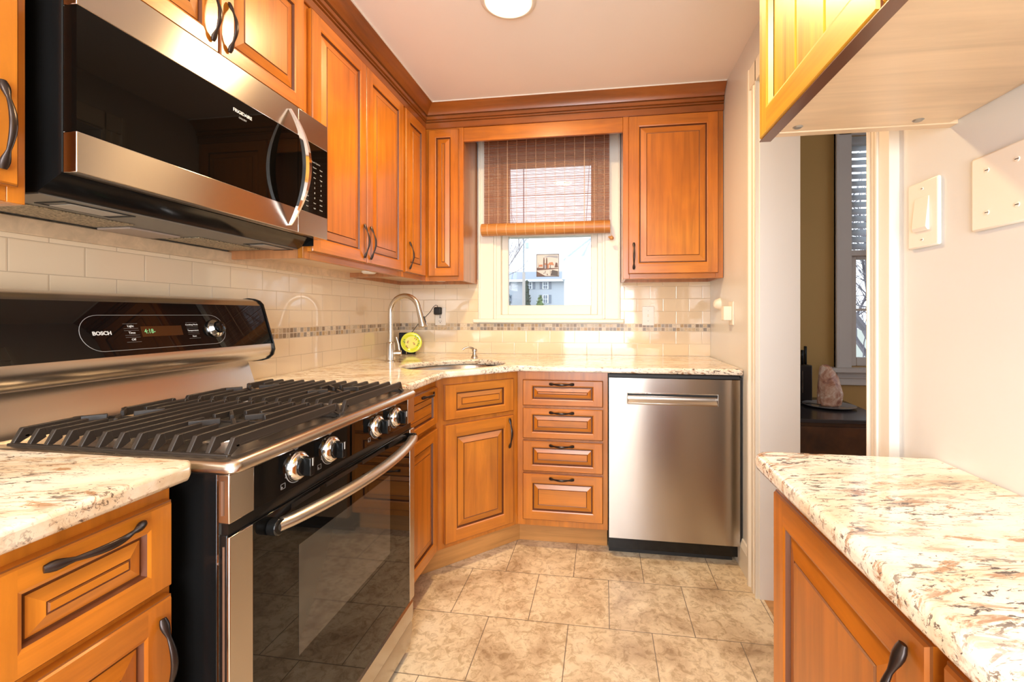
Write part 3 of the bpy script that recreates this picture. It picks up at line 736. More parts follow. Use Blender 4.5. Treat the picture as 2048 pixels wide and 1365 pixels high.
def blob(mb, a, b, ang, l, w, m):
    c = pc + pu*a + pv*b + pn*.0045; da = pu*math.cos(ang)+pv*math.sin(ang); db = pn.cross(da)
    if math.hypot(a, b) < .038: c -= pn*.004
    mb.prism([c+da*l*math.cos(q)+db*w*math.sin(q) for q in [2*PI*i/10 for i in range(10)]], pn*.0008, m)
mb = MB()
for a, b, g, m_ in ((-.020,.008,.3,0), (-.022,-.001,-.2,0), (.014,-.004,-.3,0), (.018,-.012,.4,0), (.022,.026,1.0,0), (.030,.018,.9,0), (-.030,-.022,.9,0), (-.024,-.030,-.9,0), (-.042,.018,.6,1), (-.046,.006,.1,1), (.040,.030,-.7,1), (.046,.008,1.2,1), (.044,-.006,.3,1), (-.040,.000,.9,1), (.026,.042,.4,1), (.036,-.018,.8,1)):
    blob(mb, a, b, g, .0065, .0024, m_)
mb.build('painted_motifs', [redm, grn], t)
mb = MB()
for s_ in (-1,1): mb.tube([pc+pu*s_*.03-pv*.058+pn*.012, V(px_,py_,CZ1+.004)+pu*s_*.03+V(pn.x,pn.y,0)*.02, V(px_,py_,CZ1+.003)+pu*s_*.03-V(pn.x,pn.y,0)*.04, pc+pu*s_*.02+pv*.0-pn*.02], .002, 8)
mb.build('wire_stand', nickel, t)
o = MB().obox(V(.052,-.118,CZ1), V(.098,.028,0), V(-.005,.018,0), V(0,0,.135)).build('smart_display', simple('navy_black', (.006,.006,.012), .5, spec=.2), None, .004)
tag(o, 'black upright box-shaped device behind the lime green plate', 'device')

def outlet_plate(name, x, z, label, cat='outlet'):
    t = thing(name, (x, -.015, z), label, cat)
    boxo('cover_plate', (x-.036, x+.036, -T-.005, -T, z-.058, z+.058), white_pl, t, .003); return t
t = outlet_plate('wall_outlet', .289, 1.152, 'white outlet on the back wall left of the window with a black adapter plugged in')
boxo('receptacle', (.272, .306, -T-.008, -T-.004, 1.100, 1.205), white_pl, t, .002)
mb = MB()
for zz in (1.112,): 
    mb.box(.281,.283,-T-.0085,-T-.0078,zz+.006,zz+.014); mb.box(.294,.296,-T-.0085,-T-.0078,zz+.006,zz+.013); mb.lathe((.289,-T-.0078,zz), [(0,.0006),(.003,.0006)], 10, axis=-Y)
mb.box(.284,.294,-T-.009,-T-.0078,1.142,1.147); mb.box(.284,.294,-T-.009,-T-.0078,1.152,1.157)
mb.build('slots', blackm, t)
t = thing('power_adapter', (.28,-.03,1.165), 'small black power adapter plugged in left of the window, its cord behind the faucet', 'adapter')
boxo('adapter_body', (.256, .304, -.052, -T-.0085, 1.163, 1.213), blackm, t, .008, seg=3)
mb = MB(); mb.tube([V(.280,-.04,1.208), V(.279,-.042,1.222), V(.270,-.044,1.226), V(.255,-.046,1.215), V(.235,-.055,1.18), V(.20,-.08,1.135), V(.17,-.10,1.10), V(.14,-.10,1.06), V(.11,-.105,1.03)], .002, 8); mb.build('cord', blackm, t)
t = outlet_plate('light_switch', 1.610, 1.156, 'white toggle switch plate on the tile right of the window', 'switch')
boxo('toggle', (1.606, 1.614, -T-.013, -T-.005, 1.150, 1.166), ivory, t, .002)
for zz in (1.125,1.187):
    mb = MB(); mb.lathe((1.61,-T-.005,zz), [(0,.001),(.003,.001),(.003,0)], 12, axis=-Y); mb.build('screw', screw_m, t)
# devices on the right wall
t = thing('wall_outlet', (XR,-.455,1.17), 'ivory outlet plate seen edge-on on the right wall beyond the doorway', 'outlet')
boxo('cover_plate', (XR-.006, XR, -.492, -.420, 1.112, 1.228), ivory, t, .002)
o = MB().box(XR-.045, XR-.006, -.480, -.432, 1.135, 1.205).build('plug_in_nightlight', ivory, None, .004); tag(o, 'ivory plug-in night light on the outlet of the right wall', 'night light')
mb = MB(); mb.lathe((XR,-.225,1.222), [(0,.032), (.012,.032), (.024,.024), (.030,.010), (.034,0), (0,0)], 28, axis=-X, sx=1.0)
o = mb.build('wall_sensor', ivory); o.scale = (1,1,1); tag(o, 'rounded cream air freshener mounted on the right wall near the corner', 'air freshener')
# rocker switch + blank plate
t = thing('light_switch', (XN,-1.91,1.342), 'ivory rocker light switch on the right wall', 'switch')
boxo('cover_plate', (XN-.007, XN, -1.948, -1.872, 1.283, 1.402), ivory, t, .003)
mb = MB(); mb.prism([V(XN-.007,-1.928,1.312), V(XN-.010,-1.928,1.312), V(XN-.0135,-1.928,1.318), V(XN-.0085,-1.928,1.372), V(XN-.007,-1.928,1.372)], V(0,.036,0)); mb.build('rocker', ivory, t, .001)
for zz in (1.297,1.388):
    mb = MB(); mb.lathe((XN-.007,-1.91,zz), [(0,.0010),(.0030,.0010),(.0030,0)], 14, axis=-X); mb.box(XN-.0083, XN-.0079, -1.9125, -1.9075, zz-.0004, zz+.0004, 1); mb.build('screw', [ivory, blackm], t)
t = thing('blank_plate', (XN,-2.07,1.35), 'wide blank ivory wall plate with four screws nearest the right edge', 'wall plate')
boxo('cover_plate', (XN-.006, XN, -2.135, -2.015, 1.290, 1.403), ivory, t, .003)
for zz in (1.315,1.378):
    for yy in (-2.045,-2.094):
        mb = MB(); mb.lathe((XN-.006,yy,zz), [(0,.0012),(.0035,.0012),(.0035,0)], 14, axis=-X)
        mb.box(XN-.0075, XN-.0070, yy-.003, yy+.003, zz-.0005, zz+.0005, 1); mb.build('screw', [ivory, blackm], t)

# ================================================================== dishwasher
t = thing('dishwasher', (1.66,-.33,0), 'stainless steel dishwasher with pocket handle at the end of the back run', 'dishwasher')
x0, x1, yf = 1.3655, 1.958, -.640
boxo('tub', (x0-.002, XR-.003, -.60, -.012, .03, .878), black, t)
boxo('kick_plate', (x0, 1.940, -.575, -.560, .001, .098), blackm, t)
boxo('side_gasket', (1.9595, XR-.002, -.630, -.602, .05, .872), blackm, t)
boxo('control_strip', (x0, x1, -.632, -.601, .8645, .879), blackm, t)
# door with recessed pocket
mb = MB(); hx0, hx1, hz0, hz1 = 1.452, 1.860, .742, .790
mb.box(x0, hx0, yf, -.605, .098, .862); mb.box(hx1, x1, yf, -.605, .098, .862); mb.box(hx0, hx1, yf, -.605, .098, hz0); mb.box(hx0, hx1, yf, -.605, hz1, .862)
mb.box(hx0, hx1, -.612, -.605, hz0, hz1)
bmesh.ops.remove_doubles(mb.bm, verts=mb.bm.verts[:], dist=1e-5)
dw = mb.build('door', steel, t, smooth_ang=20)
mb = MB(); pf = [(yf-.004,hz0-.004), (yf-.006,hz0+.004), (-.634,hz0+.014), (-.628,hz0+.026), (-.630,hz1-.012), (-.624,hz1-.010), (-.620,hz0+.026), (-.626,hz0+.008), (-.634,hz0-.002)]
mb.prism([V(hx0+.001,a,b) for a, b in pf], V(hx1-hx0-.002,0,0)); mb.build('handle', steel_d, dw, .001, smooth_ang=50)
mb = MB(); mb.box(hx0, hx1, -.628, -.6125, hz1-.010, hz1, 0); mb.build('handle_recess', blackm, dw)
mb = MB()
for a, b in ((hx0-.004,hx0), (hx1,hx1+.004)): mb.box(a, b, yf-.003, yf, hz0-.004, hz1+.004)
mb.box(hx0, hx1, yf-.003, yf, hz1, hz1+.004); mb.build('handle_trim', chrome, dw, .001)

# ================================================================== microwave
my0, my1, mx = -2.117, -1.390, .380
my1 = -1.362-.0
t = thing('microwave', (.18,-1.75,1.39), 'stainless steel over-the-range microwave with black glass door', 'microwave')
body = MB(); body.prism([V(.010,0,1.392), V(.29,0,1.392), V(.345,0,1.424), V(.345,0,1.8345), V(.010,0,1.8345)], V(0,.726,0))
for v in body.bm.verts: v.co.y += -2.1165
body.build('housing', black, t)
MB().box(.02,.346,-1.3905,-1.3895,1.4,1.8).build('side_trim', black, t)
boxo('front_bezel', (.305, .3455, -1.3905, my1, 1.425, 1.8195), steel, t)
ysp = -1.5135
mb = MB(); 
mb.box(.350, mx, my0, ysp-.001, 1.733, 1.820, 0); mb.box(.350, mx, my0, ysp-.001, 1.4245, 1.500, 0)
dr = mb.build('door', steel, t, .0015)
boxo('door_glass', (.3505, mx-.0005, my0+.0005, ysp-.0015, 1.5005, 1.7325), microglass, dr)
pn_ = boxo('control_panel', (.350, mx, ysp+.0005, my1, 1.733, 1.820), steel, t, .0015); boxo('panel_foot', (.350, mx, ysp+.0005, my1, 1.4245, 1.500), steel, pn_, .0015)
kp = boxo('keypad', (.3505, mx-.0005, ysp+.001, my1-.0005, 1.5005, 1.7325), microglass, pn_)
boxo('door_gap_strip', (.346, .350, my0+.004, my1-.004, 1.428, 1.816), white_pl, t)
# bowed chrome handle
yh = -1.556; pts = []; rs = []
mb = MB(); prev = None; n = 28; ra = []
for i in range(n+1):
    s_ = i/n; z = 1.438+s_*(1.796-1.438); out = .004+.060*(1-(2*s_-1)**2)
    wd = .003+.010*math.sin(PI*s_); tk = .005+.004*math.sin(PI*s_)
    c = V(mx+out, yh, z)
    ra.append([mb.bm.verts.new(p) for p in (c+V(-tk,-wd,0), c+V(tk*.3,-wd,0), c+V(tk,-wd*.45,0), c+V(tk,wd*.45,0), c+V(tk*.3,wd,0), c+V(-tk,wd,0))])
for i in range(n):
    for k in range(6):
        mb.bm.faces.new([ra[i][k], ra[i][(k+1)%6], ra[i+1][(k+1)%6], ra[i+1][k]])
mb.bm.faces.new(ra[0][::-1]); mb.bm.faces.new(ra[-1])
mb.build('handle', chrome, dr, smooth_ang=30)
text('brand_lettering', 'FRIGIDAIRE', .0125, (mx+.0004, -1.735, 1.700), Y, Z, print_w, dr, bold=.0001)
text('brand_lettering', 'GALLERY', .0065, (mx+.0004, -1.735, 1.686), Y, Z, print_g, dr)
ky = [-1.470, -1.432, -1.398]
text('keypad_lettering', 'One Touch Options', .0075, (mx+.0001, -1.434, 1.672), Y, Z, print_g, kp)
rows_ = [('','Popcorn','Reheat'), ('','Potato','Melt'), ('','Pizza','Veggie'), ('1','2','3'), ('4','5','6'), ('7','8','9'), ('Cook','0','START'), ('Power','Timer','Soften'), ('Vent','Light','Defrost')]
for r_, row in enumerate(rows_):
    for c_, s_ in enumerate(row):
        if s_: text('keypad_lettering', s_, .0085 if len(s_) == 1 else .0052, (mx+.0001, ky[c_], 1.655-r_*.0170), Y, Z, print_k, kp)
# underside
mb = MB()
U0 = 1.3905
boxo('underside_panel', (.015, .288, -2.112, -1.395, U0-.001, 1.3918), grey_pl, t)
def filt(name):
    m, nt, b = newmat(name); n = noise(nt, mapping(nt, (1,1,1), 'Position'), 160, 3, .7)
    r = ramp(nt, [(.35, (.12,.09,.05)), (.6, (.55,.46,.32))]); nt.links.new(n, r.inputs[0]); nt.links.new(r.outputs[0], b.inputs['Base Color']); b.inputs['Metallic'].default_value = .5; b.inputs['Roughness'].default_value = .45
    bump(nt, b, n, .6, .002); return m
fm = filt('grease_mesh')
for y0 in (-2.08, -1.66):
    f_ = MB().box(.05, .17, y0, y0+.24, U0-.004, U0-.001).build('grease_filter', fm, t, .001)
for y0 in (-2.06, -1.53):
    l_ = MB().box(.205, .262, y0+.02, y0+.12, U0-.003, U0-.001).build('lamp_cover', simple('lamp_cover_plastic', (.35,.33,.30), .3), t, .001)
    mb = MB(); mb.box(.198,.203,y0,y0+.14,U0-.0025,U0-.001); mb.box(.264,.269,y0,y0+.14,U0-.0025,U0-.001); mb.box(.203,.264,y0,y0+.006,U0-.0025,U0-.001); mb.box(.203,.264,y0+.134,y0+.14,U0-.0025,U0-.001); mb.build('lamp_frame', blackm, t)
boxo('vent_tray', (.03, .13, -1.82, -1.68, U0-.006, U0-.001), simple('tray_plastic', (.42,.33,.27), .4), t, .001)

# ================================================================== gas range
t = thing('gas_range', (.35,-1.733,0), 'freestanding stainless and black gas range with four knobs', 'range')
ry0, ry1 = -2.1135, -1.3525; rc = (ry0+ry1)/2
boxo('side_body', (.03, .664, ry0+.004, ry1-.004, .012, .884), black, t, .002)
boxo('side_trim_strip', (.6645, .668, ry0+.003, ry1-.003, .05, .882), chrome, t)
boxo('base_skirt', (.06, .60, ry0+.03, ry1-.03, .001, .012), blackm, t)
# cooktop: dished pan with raised rim
mb = MB(); bm = mb.bm
def rr(i, z, r=.02, xa=.085, xb=.706, ya=ry0-.006, yb=ry1+.004):
    a, b_, c, d = xa+i, xb-i, ya+i, yb-i; pts = []; r = max(.003, r)
    for cx, cy, s in ((b_-r, d-r, 0), (a+r, d-r, 1), (a+r, c+r, 2), (b_-r, c+r, 3)):
        for k in range(6):
            q = PI/2*(s+k/5); pts.append(bm.verts.new(V(cx+r*math.cos(q), cy+r*math.sin(q), z)))
    return pts
L_ = [rr(.004,.884), rr(.0,.889), rr(.0,.900,.022), rr(.004,.906,.022), rr(.010,.908,.022), rr(.026,.908,.02), rr(.036,.902,.02), rr(.055,.899,.02)]
for a, b_ in zip(L_, L_[1:]):
    for k in range(24): bm.faces.new([a[k], a[(k+1)%24], b_[(k+1)%24], b_[k]])
bm.faces.new(L_[-1]); bm.faces.new(L_[0][::-1])
mb.build('cooktop', steel_d, t, smooth_ang=50)
BUR = [(.235,-1.925,.036), (.525,-1.925,.046), (.235,-1.540,.046), (.525,-1.540,.036)]
for bx, by, br in BUR:
    mb = MB(); mb.lathe((bx,by,.899), [(br+.022,0), (br+.020,.003), (br+.004,.006), (br,.014), (0,.014)], 32); b_ = mb.build('burner', steel_d, t, smooth_ang=40)
    mb = MB(); mb.lathe((bx,by,.913), [(br+.003,0), (br+.003,.005), (br-.004,.0085), (0,.009)], 32); mb.build('burner_cap', blackm, b_, smooth_ang=40)
# grates
def grate(y0, y1, burners):
    mb = MB(); zt, zb = .938, .905; x0, x1 = .188, .662; n = 12; hw = .0048
    def bar(p, q, z0=zt-.016, z1=zt, w=hw):
        p, q = V(*p), V(*q); d = (q-p).normalized(); s = V(-d.y, d.x, 0)*w
        mb.prism([V(p.x,p.y,z0)-s, V(p.x,p.y,z0)+s, V(p.x,p.y,z1)+s*.75, V(p.x,p.y,z1)-s*.75], q-p)
    for i in range(n+1):
        x = x0+(x1-x0)*i/n
        # legs at either end slope down to the frame
        for ya, sg in ((y0, 1), (y1, -1)):
            mb.prism([V(x-hw,ya,zb), V(x-hw,ya+sg*.006,zb), V(x-hw,ya+sg*.030,zt-.020), V(x-hw,ya+sg*.026,zt), V(x-hw,ya+sg*.018,zt)], V(2*hw,0,0))
        segs = [(y0+.022, y1-.022)]
        for bx, by, br in burners:
            g = .062
            if abs(x-bx) < g:
                h = math.sqrt(g*g-(x-bx)**2)
                new = []
                for a, b_ in segs:
                    if a < by-h < b_ or a < by+h < b_: new += [(a, by-h), (by+h, b_)]
                    else: new.append((a, b_))
                segs = [s for s in new if s[1]-s[0] > .008]
        for a, b_ in segs: bar((x, a, 0), (x, b_, 0))
    for bx, by, br in burners:     # pan-support fingers reaching over each burner
        for k in range(4):
            q = PI/4+k*PI/2; dx, dy = math.cos(q), math.sin(q)
            bar((bx+dx*.022, by+dy*.022, 0), (bx+dx*.078, by+dy*.078, 0), zt-.013, zt, .0045)
    for y in (y0+.004, y1-.004): mb.box(x0-.006, x1+.006, y-.005, y+.005, zb-.006, zb+.006)
    for x in (x0, x1): mb.box(x-hw, x+hw, y0+.02, y1-.02, zt-.020, zt-.014)
    mb.box(.376, .385, y0+.02, y1-.02, zt-.02, zt-.001)
    mb.box(x0, x1, (y0+y1)/2-.003, (y0+y1)/2+.003, zt-.020, zt-.012)
    for x in (x0+.01, x1-.01, .38):
        for y in (y0+.006, y1-.006): mb.box(x-.006, x+.006, y-.006, y+.006, .8995, zb)
    return mb.build('grate', iron, t, .0014, 2)
grate(ry0+.022, rc-.002, [b for b in BUR if b[1] < rc]); grate(rc+.002, ry1-.020, [b for b in BUR if b[1] > rc])
# backguard
MB().prism([V(.028,0,.9085), V(.118,0,.9085), V(.112,0,.94), V(.083,0,1.000), V(.028,0,1.000)], V(0,1,0)).bm.free()
def extr(name, prof, y0, y1, mat, par, **k):
    mb = MB(); mb.prism([V(a, y0, b) for a, b in prof], V(0, y1-y0, 0)); return mb.build(name, mat, par, **k)
extr('backguard_apron', [(.028,.885), (.122,.885), (.118,.912), (.084,1.004), (.028,1.004)], ry0+.03, ry1-.03, steel_d, t, smooth_ang=20)
bgd = extr('backguard', [(.03,1.000), (.086,.998), (.118,1.001), (.142,1.008), (.158,1.022), (.164,1.040), (.161,1.058), (.118,1.196), (.106,1.209), (.090,1.216), (.066,1.219), (.045,1.217), (.03,1.21)], ry0, ry1-.005, steel_d, t, smooth_ang=35)
extr('end_cap', [(.03,.997), (.088,.995), (.122,.998), (.147,1.005), (.164,1.020), (.170,1.040), (.166,1.060), (.123,1.200), (.110,1.213), (.091,1.220), (.066,1.223), (.045,1.221), (.03,1.214)], ry1-.005, ry1+.001, black, bgd, smooth_ang=35)
extr('end_cap', [(.03,.997), (.088,.995), (.122,.998), (.147,1.005), (.164,1.020), (.170,1.040), (.166,1.060), (.123,1.200), (.110,1.213), (.091,1.220), (.066,1.223), (.045,1.221), (.03,1.214)], ry0-.006, ry0, black, bgd, smooth_ang=35)
p0, p1 = V(.1605,0,1.0605), V(.1185,0,1.1945); ug = (p1-p0).normalized(); ng = V(ug.z,0,-ug.x); hg = (p1-p0).length
mb = MB(); mb.obox(p0+V(0,ry0+.001,0), ug*hg, V(0,ry1-ry0-.008,0), ng*.0015); gl = mb.build('display_glass', blackglass, bgd)
def G(y, h, n=.0017): return p0 + ug*(h*hg) + V(0,y,0) + ng*n
# panel outline, lettering, display, dial
ys0, ys1 = -1.942, -1.542; hh = .325; ry_ = hg*hh
mb = MB(); pts = []
for k in range(17): q = PI/2+PI*k/16; pts.append(G(ys0+ry_+ry_*math.cos(q), .425+hh*math.sin(q), .0018))
for k in range(17): q = -PI/2+PI*k/16; pts.append(G(ys1-ry_+ry_*math.cos(q), .425+hh*math.sin(q), .0018))
mb.tube(pts+[pts[0]], .0006, 6, up=ng); mb.build('panel_outline', print_g, gl)
text('brand_lettering', 'BOSCH', .0128, G(-1.895,.422), Y, ug, print_w, gl, bold=.0004)
for k, s_ in enumerate(('Light','Time','Off')):
    text('panel_lettering', s_, .0080, G(-1.826,.542-.128*k), Y, ug, print_w, gl)
for k, s_ in enumerate(('Cooking Mode','Temperature','Start')):
    text('panel_lettering', s_, .0066, G(-1.654,.542-.125*k), Y, ug, print_w, gl)
mb = MB()
for k in range(3):
    for dh in (-.045,.045):
        c = G(-1.826,.542-.128*k+dh,.0017); mb.obox(c-Y*.018-ug*.0002, Y*.036, ug*.0004, ng*.0003)
        c = G(-1.654,.542-.125*k+dh,.0017); mb.obox(c-Y*.018-ug*.0002, Y*.036, ug*.0004, ng*.0003)
mb.build('panel_rules', print_g, gl)
mb = MB(); mb.obox(G(-1.802,.33,.0016), Y*.114, ug*(.20*hg), ng*.0003); disp = mb.build('display', simple('amber_display', (.055,.022,.008), .15), gl)
text('clock_digits', '4:18-', .017, G(-1.780,.43,.0020), Y, ug, simple('green_digits', (.1,.3,.1), .5, emit=(.35,.8,.35), es=.35), disp, sx=.85)
dc = G(-1.580,.44,.0015)
mb = MB(); mb.lathe(dc, [(.029,0), (.029,.004), (.027,.010), (.019,.016), (.0185,.017)], 36, axis=ng); kb = mb.build('dial', chrome, gl, smooth_ang=40)
mb = MB(); mb.lathe(dc, [(.019,.012), (.018,.024), (.012,.027), (0,.027)], 28, axis=ng); mb.build('dial_cap', blackglass, kb, smooth_ang=40)
# control panel + knobs
cx0, cx1 = .668, .690
boxo('control_panel', (cx0, cx1, ry0+.058, ry1-.038, .797, .8835), blackglass, t, .001)
for a, b_ in ((ry0+.001, ry0+.058), (ry1-.038, ry1+.014)):
    e_ = boxo('corner_trim', (cx0, cx1+.001, a, b_ , .797, .8835), steel, t, .002)
boxo('trim_rib', (.676, .680, ry0-.0008, ry0+.001, .812, .872), simple('ribbed_trim', (.25,.14,.09), .4, .5), t)
for ky_ in (-1.939, -1.821, -1.599, -1.482):
    c = V(cx1, ky_, .842)
    mb = MB(); mb.lathe(c, [(.031,0), (.031,.003), (.029,.010), (.021,.016), (.020,.016)], 36, axis=X); kb = mb.build('knob', chrome, t, smooth_ang=40)
    mb = MB(); mb.lathe(c, [(.021,.010), (.020,.020), (.012,.022), (0,.022)], 28, axis=X)
    mb.obox(c+V(.018,-.0065,-.019), V(.020,0,0), V(0,.013,0), V(0,0,.038)); mb.build('knob_grip', black, kb, .002)
    boxo('knob_pointer', (c.x+.036, c.x+.0385, ky_-.001, ky_+.001, c.z+.002, c.z+.018), print_w, kb)
    mb = MB()
    for q in (.6, 1.25, PI*.62): mb.lathe(c+V(.0005, -.036*math.sin(q), .036*math.cos(q)), [(0,.0004),(.0016,.0004)], 8, axis=X)
    mb.tube([c+V(.0004,-.0335*math.sin(q_),.0335*math.cos(q_)) for q_ in [PI*.55+PI*.75*i/20 for i in range(21)]], .0009, 6)
    mb.build('knob_scale', print_g, t)
    ic = c+V(.0004, -.047, -.034); mb = MB()
    for a, b_, c2, d_ in ((0,.013,0,.0008), (0,.013,.0102,.011), (0,.0008,0,.011), (.0122,.013,0,.011)): mb.box(ic.x, ic.x+.0003, ic.y+a, ic.y+b_, ic.z+c2, ic.z+d_)
    mb.box(ic.x, ic.x+.0003, ic.y+.002, ic.y+.005, ic.z+.002, ic.z+.005); mb.build('knob_symbol', print_g, t)
    text('off_lettering', 'OFF', .0065, c+V(.0004,0,.0365), Y, Z, print_g, t)
boxo('vent_gap', (.664, .6845, ry0+.006, ry1-.002, .776, .797), black, t)
# oven door
od0, od1 = .192, .776
boxo('oven_door', (.6645, .684, ry0+.004, ry1+.008, od0, od1), black, t, .002); odr = bpy.data.objects[-1] if False else None
odoor = [o for o in t.children if o.name.startswith('oven_door')][0]
boxo('door_stile', (.6845, .6915, ry0+.001, ry0+.055, od0, od1-.002), steel, odoor, .002)
boxo('door_stile', (.6845, .6915, ry1-.022, ry1+.014, od0, od1-.002), steel, odoor, .002)
boxo('door_rib', (.676, .680, ry0+.0026, ry0+.0045, od0+.02, od1-.02), simple('ribbed_trim_low', (.25,.14,.09), .4, .5), odoor)
boxo('door_glass', (.6842, .6900, ry0+.055, ry1-.022, od0, od1-.002), blackglass, odoor, .001)
boxo('oven_window', (.6899, .6904, -1.931, -1.516, .432, .670), ovenglass, odoor)
mb = MB()
for a, b_ in ((-1.955,-1.86), (-1.835,-1.70), (-1.675,-1.55), (-1.525,-1.43)): mb.box(.6895, .6908, a, b_, .757, .767)
mb.build('vent_slot', simple('slot_dark', (.03,.03,.03), .3, .6), odoor)
pts = []; n = 26
for i in range(n+1):
    s_ = i/n; pts.append(V(.700+.046*math.sin(PI*s_)**.75, -2.010+s_*(1.372*-1+2.010), .748))
mb = MB(); mb.tube(pts, .0165, 18, flat=.75, up=Z); hd = mb.build('handle', satin, odoor, smooth_ang=60)
for yy in (-2.013, -1.376):
    mb = MB(); mb.tube([V(.690,yy,.748), V(.712,yy,.748)], .0165, 16); mb.build('handle_end', black, hd, .003)
# warming drawer
extr('storage_drawer', [(.664,.03), (.664,.185), (.684,.185), (.690,.178), (.690,.125), (.684,.110), (.688,.095), (.680,.03)], ry0+.004, ry1+.006, steel, t, smooth_ang=30)

# ================================================================== bamboo shade in the kitchen window
reed, nt_, b_ = newmat('bamboo_reed')
n_ = noise(nt_, mapping(nt_, (3,3,260), 'Position'), 1.0, 3, .6); r_ = ramp(nt_, [(.3, (.17,.055,.022)), (.55, (.29,.105,.042)), (.75, (.40,.165,.07))]); nt_.links.new(n_, r_.inputs[0]); nt_.links.new(r_.outputs[0], b_.inputs['Base Color']); b_.inputs['Roughness'].default_value = .5
reed2 = wood('bamboo_roll', (.46,.17,.035), (.58,.24,.055), (.66,.30,.08), (2,2,120), .45, .1, 3, .35)
thr = simple('shade_thread', (.62,.40,.24), .7); cordm = simple('shade_cord', (.16,.10,.09), .7)
sx0, sx1, sy = .596, 1.376, -.062
t = thing('bamboo_shade', (.98, sy, 2.28), 'half-lowered brown bamboo roll-up shade hanging in the kitchen window', 'window shade')
mb = MB(); mb.box(sx0, sx1, -.075, -.035, 2.255, 2.283); mb.build('headrail', wood_dk, t)
mb = MB(); z = 1.70; zs = []
while z < 2.255:
    h_ = .0027+random.uniform(-.0004,.0006); j = random.uniform(-.0004,.0004); k = random.uniform(-.0005,.0005)
    pts = [V(sx0,sy,z+j), V(sx0,sy,z+j+h_), V(sx1,sy,z+k+h_), V(sx1,sy,z+k)]
    mb.prism(pts, V(0,-.0013,0)); z += .0043
    if random.random() < .07: z += .0012
mb.build('reed_panel', reed, t, smooth_ang=0)
tx_ = [sx0+.03+i*(sx1-sx0-.06)/12 for i in range(13)]
mb = MB()
for i, x in enumerate(tx_):
    w = .0011 if i not in (2, 10) else .0022
    mb.box(x-w, x+w, sy-.0019, sy-.0013, 1.70, 2.255)
mb.build('stitching', thr, t)
rc_ = V(sx0-.012, sy-.006, 1.697)
mb = MB(); mb.tube([rc_, rc_+X*(sx1-sx0+.016)], .0385, 28, flat=1.0); roll = mb.build('rolled_bundle', reed2, t, smooth_ang=60)
mb = MB()
for x in tx_: 
    w = .0016
    mb.tube([V(x-w, rc_.y, rc_.z), V(x+w, rc_.y, rc_.z)], .0391, 28)
mb.build('stitching', thr, roll, smooth_ang=60)
mb = MB()
mb.tube([V(1.262,-.02,2.25), V(1.25,-.02,2.0), V(1.235,-.03,1.72)], .0016, 6); mb.tube([V(1.268,-.02,2.25), V(1.275,-.02,2.0), V(1.28,-.03,1.72)], .0016, 6)
mb.tube([V(.752,-.02,2.25), V(.757,-.02,2.0), V(.77,-.03,1.72)], .0016, 6); mb.build('lift_cord', cordm, t)
mb = MB(); mb.tube([V(1.378,-.10,1.69), V(1.384,-.10,1.655), V(1.389,-.09,1.635)], .0012, 6); mb.build('pull_cord', thr, t)
mb = MB(); mb.lathe((1.389,-.09,1.612), [(0,0), (.010,.002), (.014,.010), (.009,.020), (.003,.026), (0,.026)], 18); mb.lathe((1.376,-.09,1.622), [(0,0), (.006,.004), (.007,.010), (0,.015)], 14)
mb.build('pull_tassel', simple('tassel_wood', (.50,.25,.08), .4), t, smooth_ang=60)

# small picture hung on the lower pane
t = thing('window_picture', (.988, .036, 1.48), 'small square brown and white picture of a twin-towered building hung on the window pane', 'picture')
pc_ = [simple('picture_white', (.55,.55,.55), .4), simple('picture_brown', (.10,.04,.02), .4), simple('picture_dark', (.05,.035,.03), .4), simple('picture_slate', (.28,.31,.38), .4), simple('picture_rust', (.42,.17,.07), .4)]
q0, z0 = .915, 1.407; Wp = .146
boxo('picture_panel', (q0, q0+Wp, .038, .041, z0, z0+Wp), pc_[0], t)
mb = MB()
def fl(pts, m, d=.0006): mb.prism([V(q0+a*Wp, .038, z0+b*Wp) for a, b in pts], V(0,-d,0), m)
fl([(0,0),(1,0),(1,.03),(0,.03)], 2, .0015); fl([(0,.97),(1,.97),(1,1),(0,1)], 2, .0015); fl([(0,.03),(.02,.03),(.02,.97),(0,.97)], 2, .0015); fl([(.98,.03),(1,.03),(1,.97),(.98,.97)], 2, .0015)
fl([(.30,.86),(.55,.93),(.95,.92),(.95,.80),(.60,.86)], 3)
for a in (.30, .42): fl([(a,.36),(a+.07,.36),(a+.065,.72),(a+.05,.84),(a+.02,.84),(a+.005,.72)], 1)
fl([(.30,.36),(.55,.36),(.55,.56),(.425,.60),(.30,.56)], 4, .0004); fl([(.36,.36),(.43,.36),(.43,.50),(.36,.54)], 3, .0008)
fl([(.52,.52),(.78,.50),(.72,.64),(.56,.62)], 4, .0008); fl([(.10,.44),(.28,.44),(.27,.54),(.12,.53)], 4); fl([(.08,.40),(.10,.40),(.09,.66)], 2)
fl([(.60,.32),(.63,.32),(.63,.52),(.60,.52)], 2, .0008); fl([(.80,.40),(.96,.40),(.93,.60),(.85,.62)], 1); fl([(.02,.28),(.97,.34),(.97,.37),(.02,.40)], 1, .0003)
fl([(.02,.03),(.40,.03),(.02,.24)], 1); fl([(.62,.05),(.96,.03),(.96,.24),(.70,.30)], 2); 
for k in range(14): a = .30+random.random()*.36; b = .06+random.random()*.18; fl([(a,b),(a+.035,b),(a+.03,b+.03),(a,b+.025)], 2, .0009)
mb.build('picture_shapes', pc_, t, smooth_ang=0)

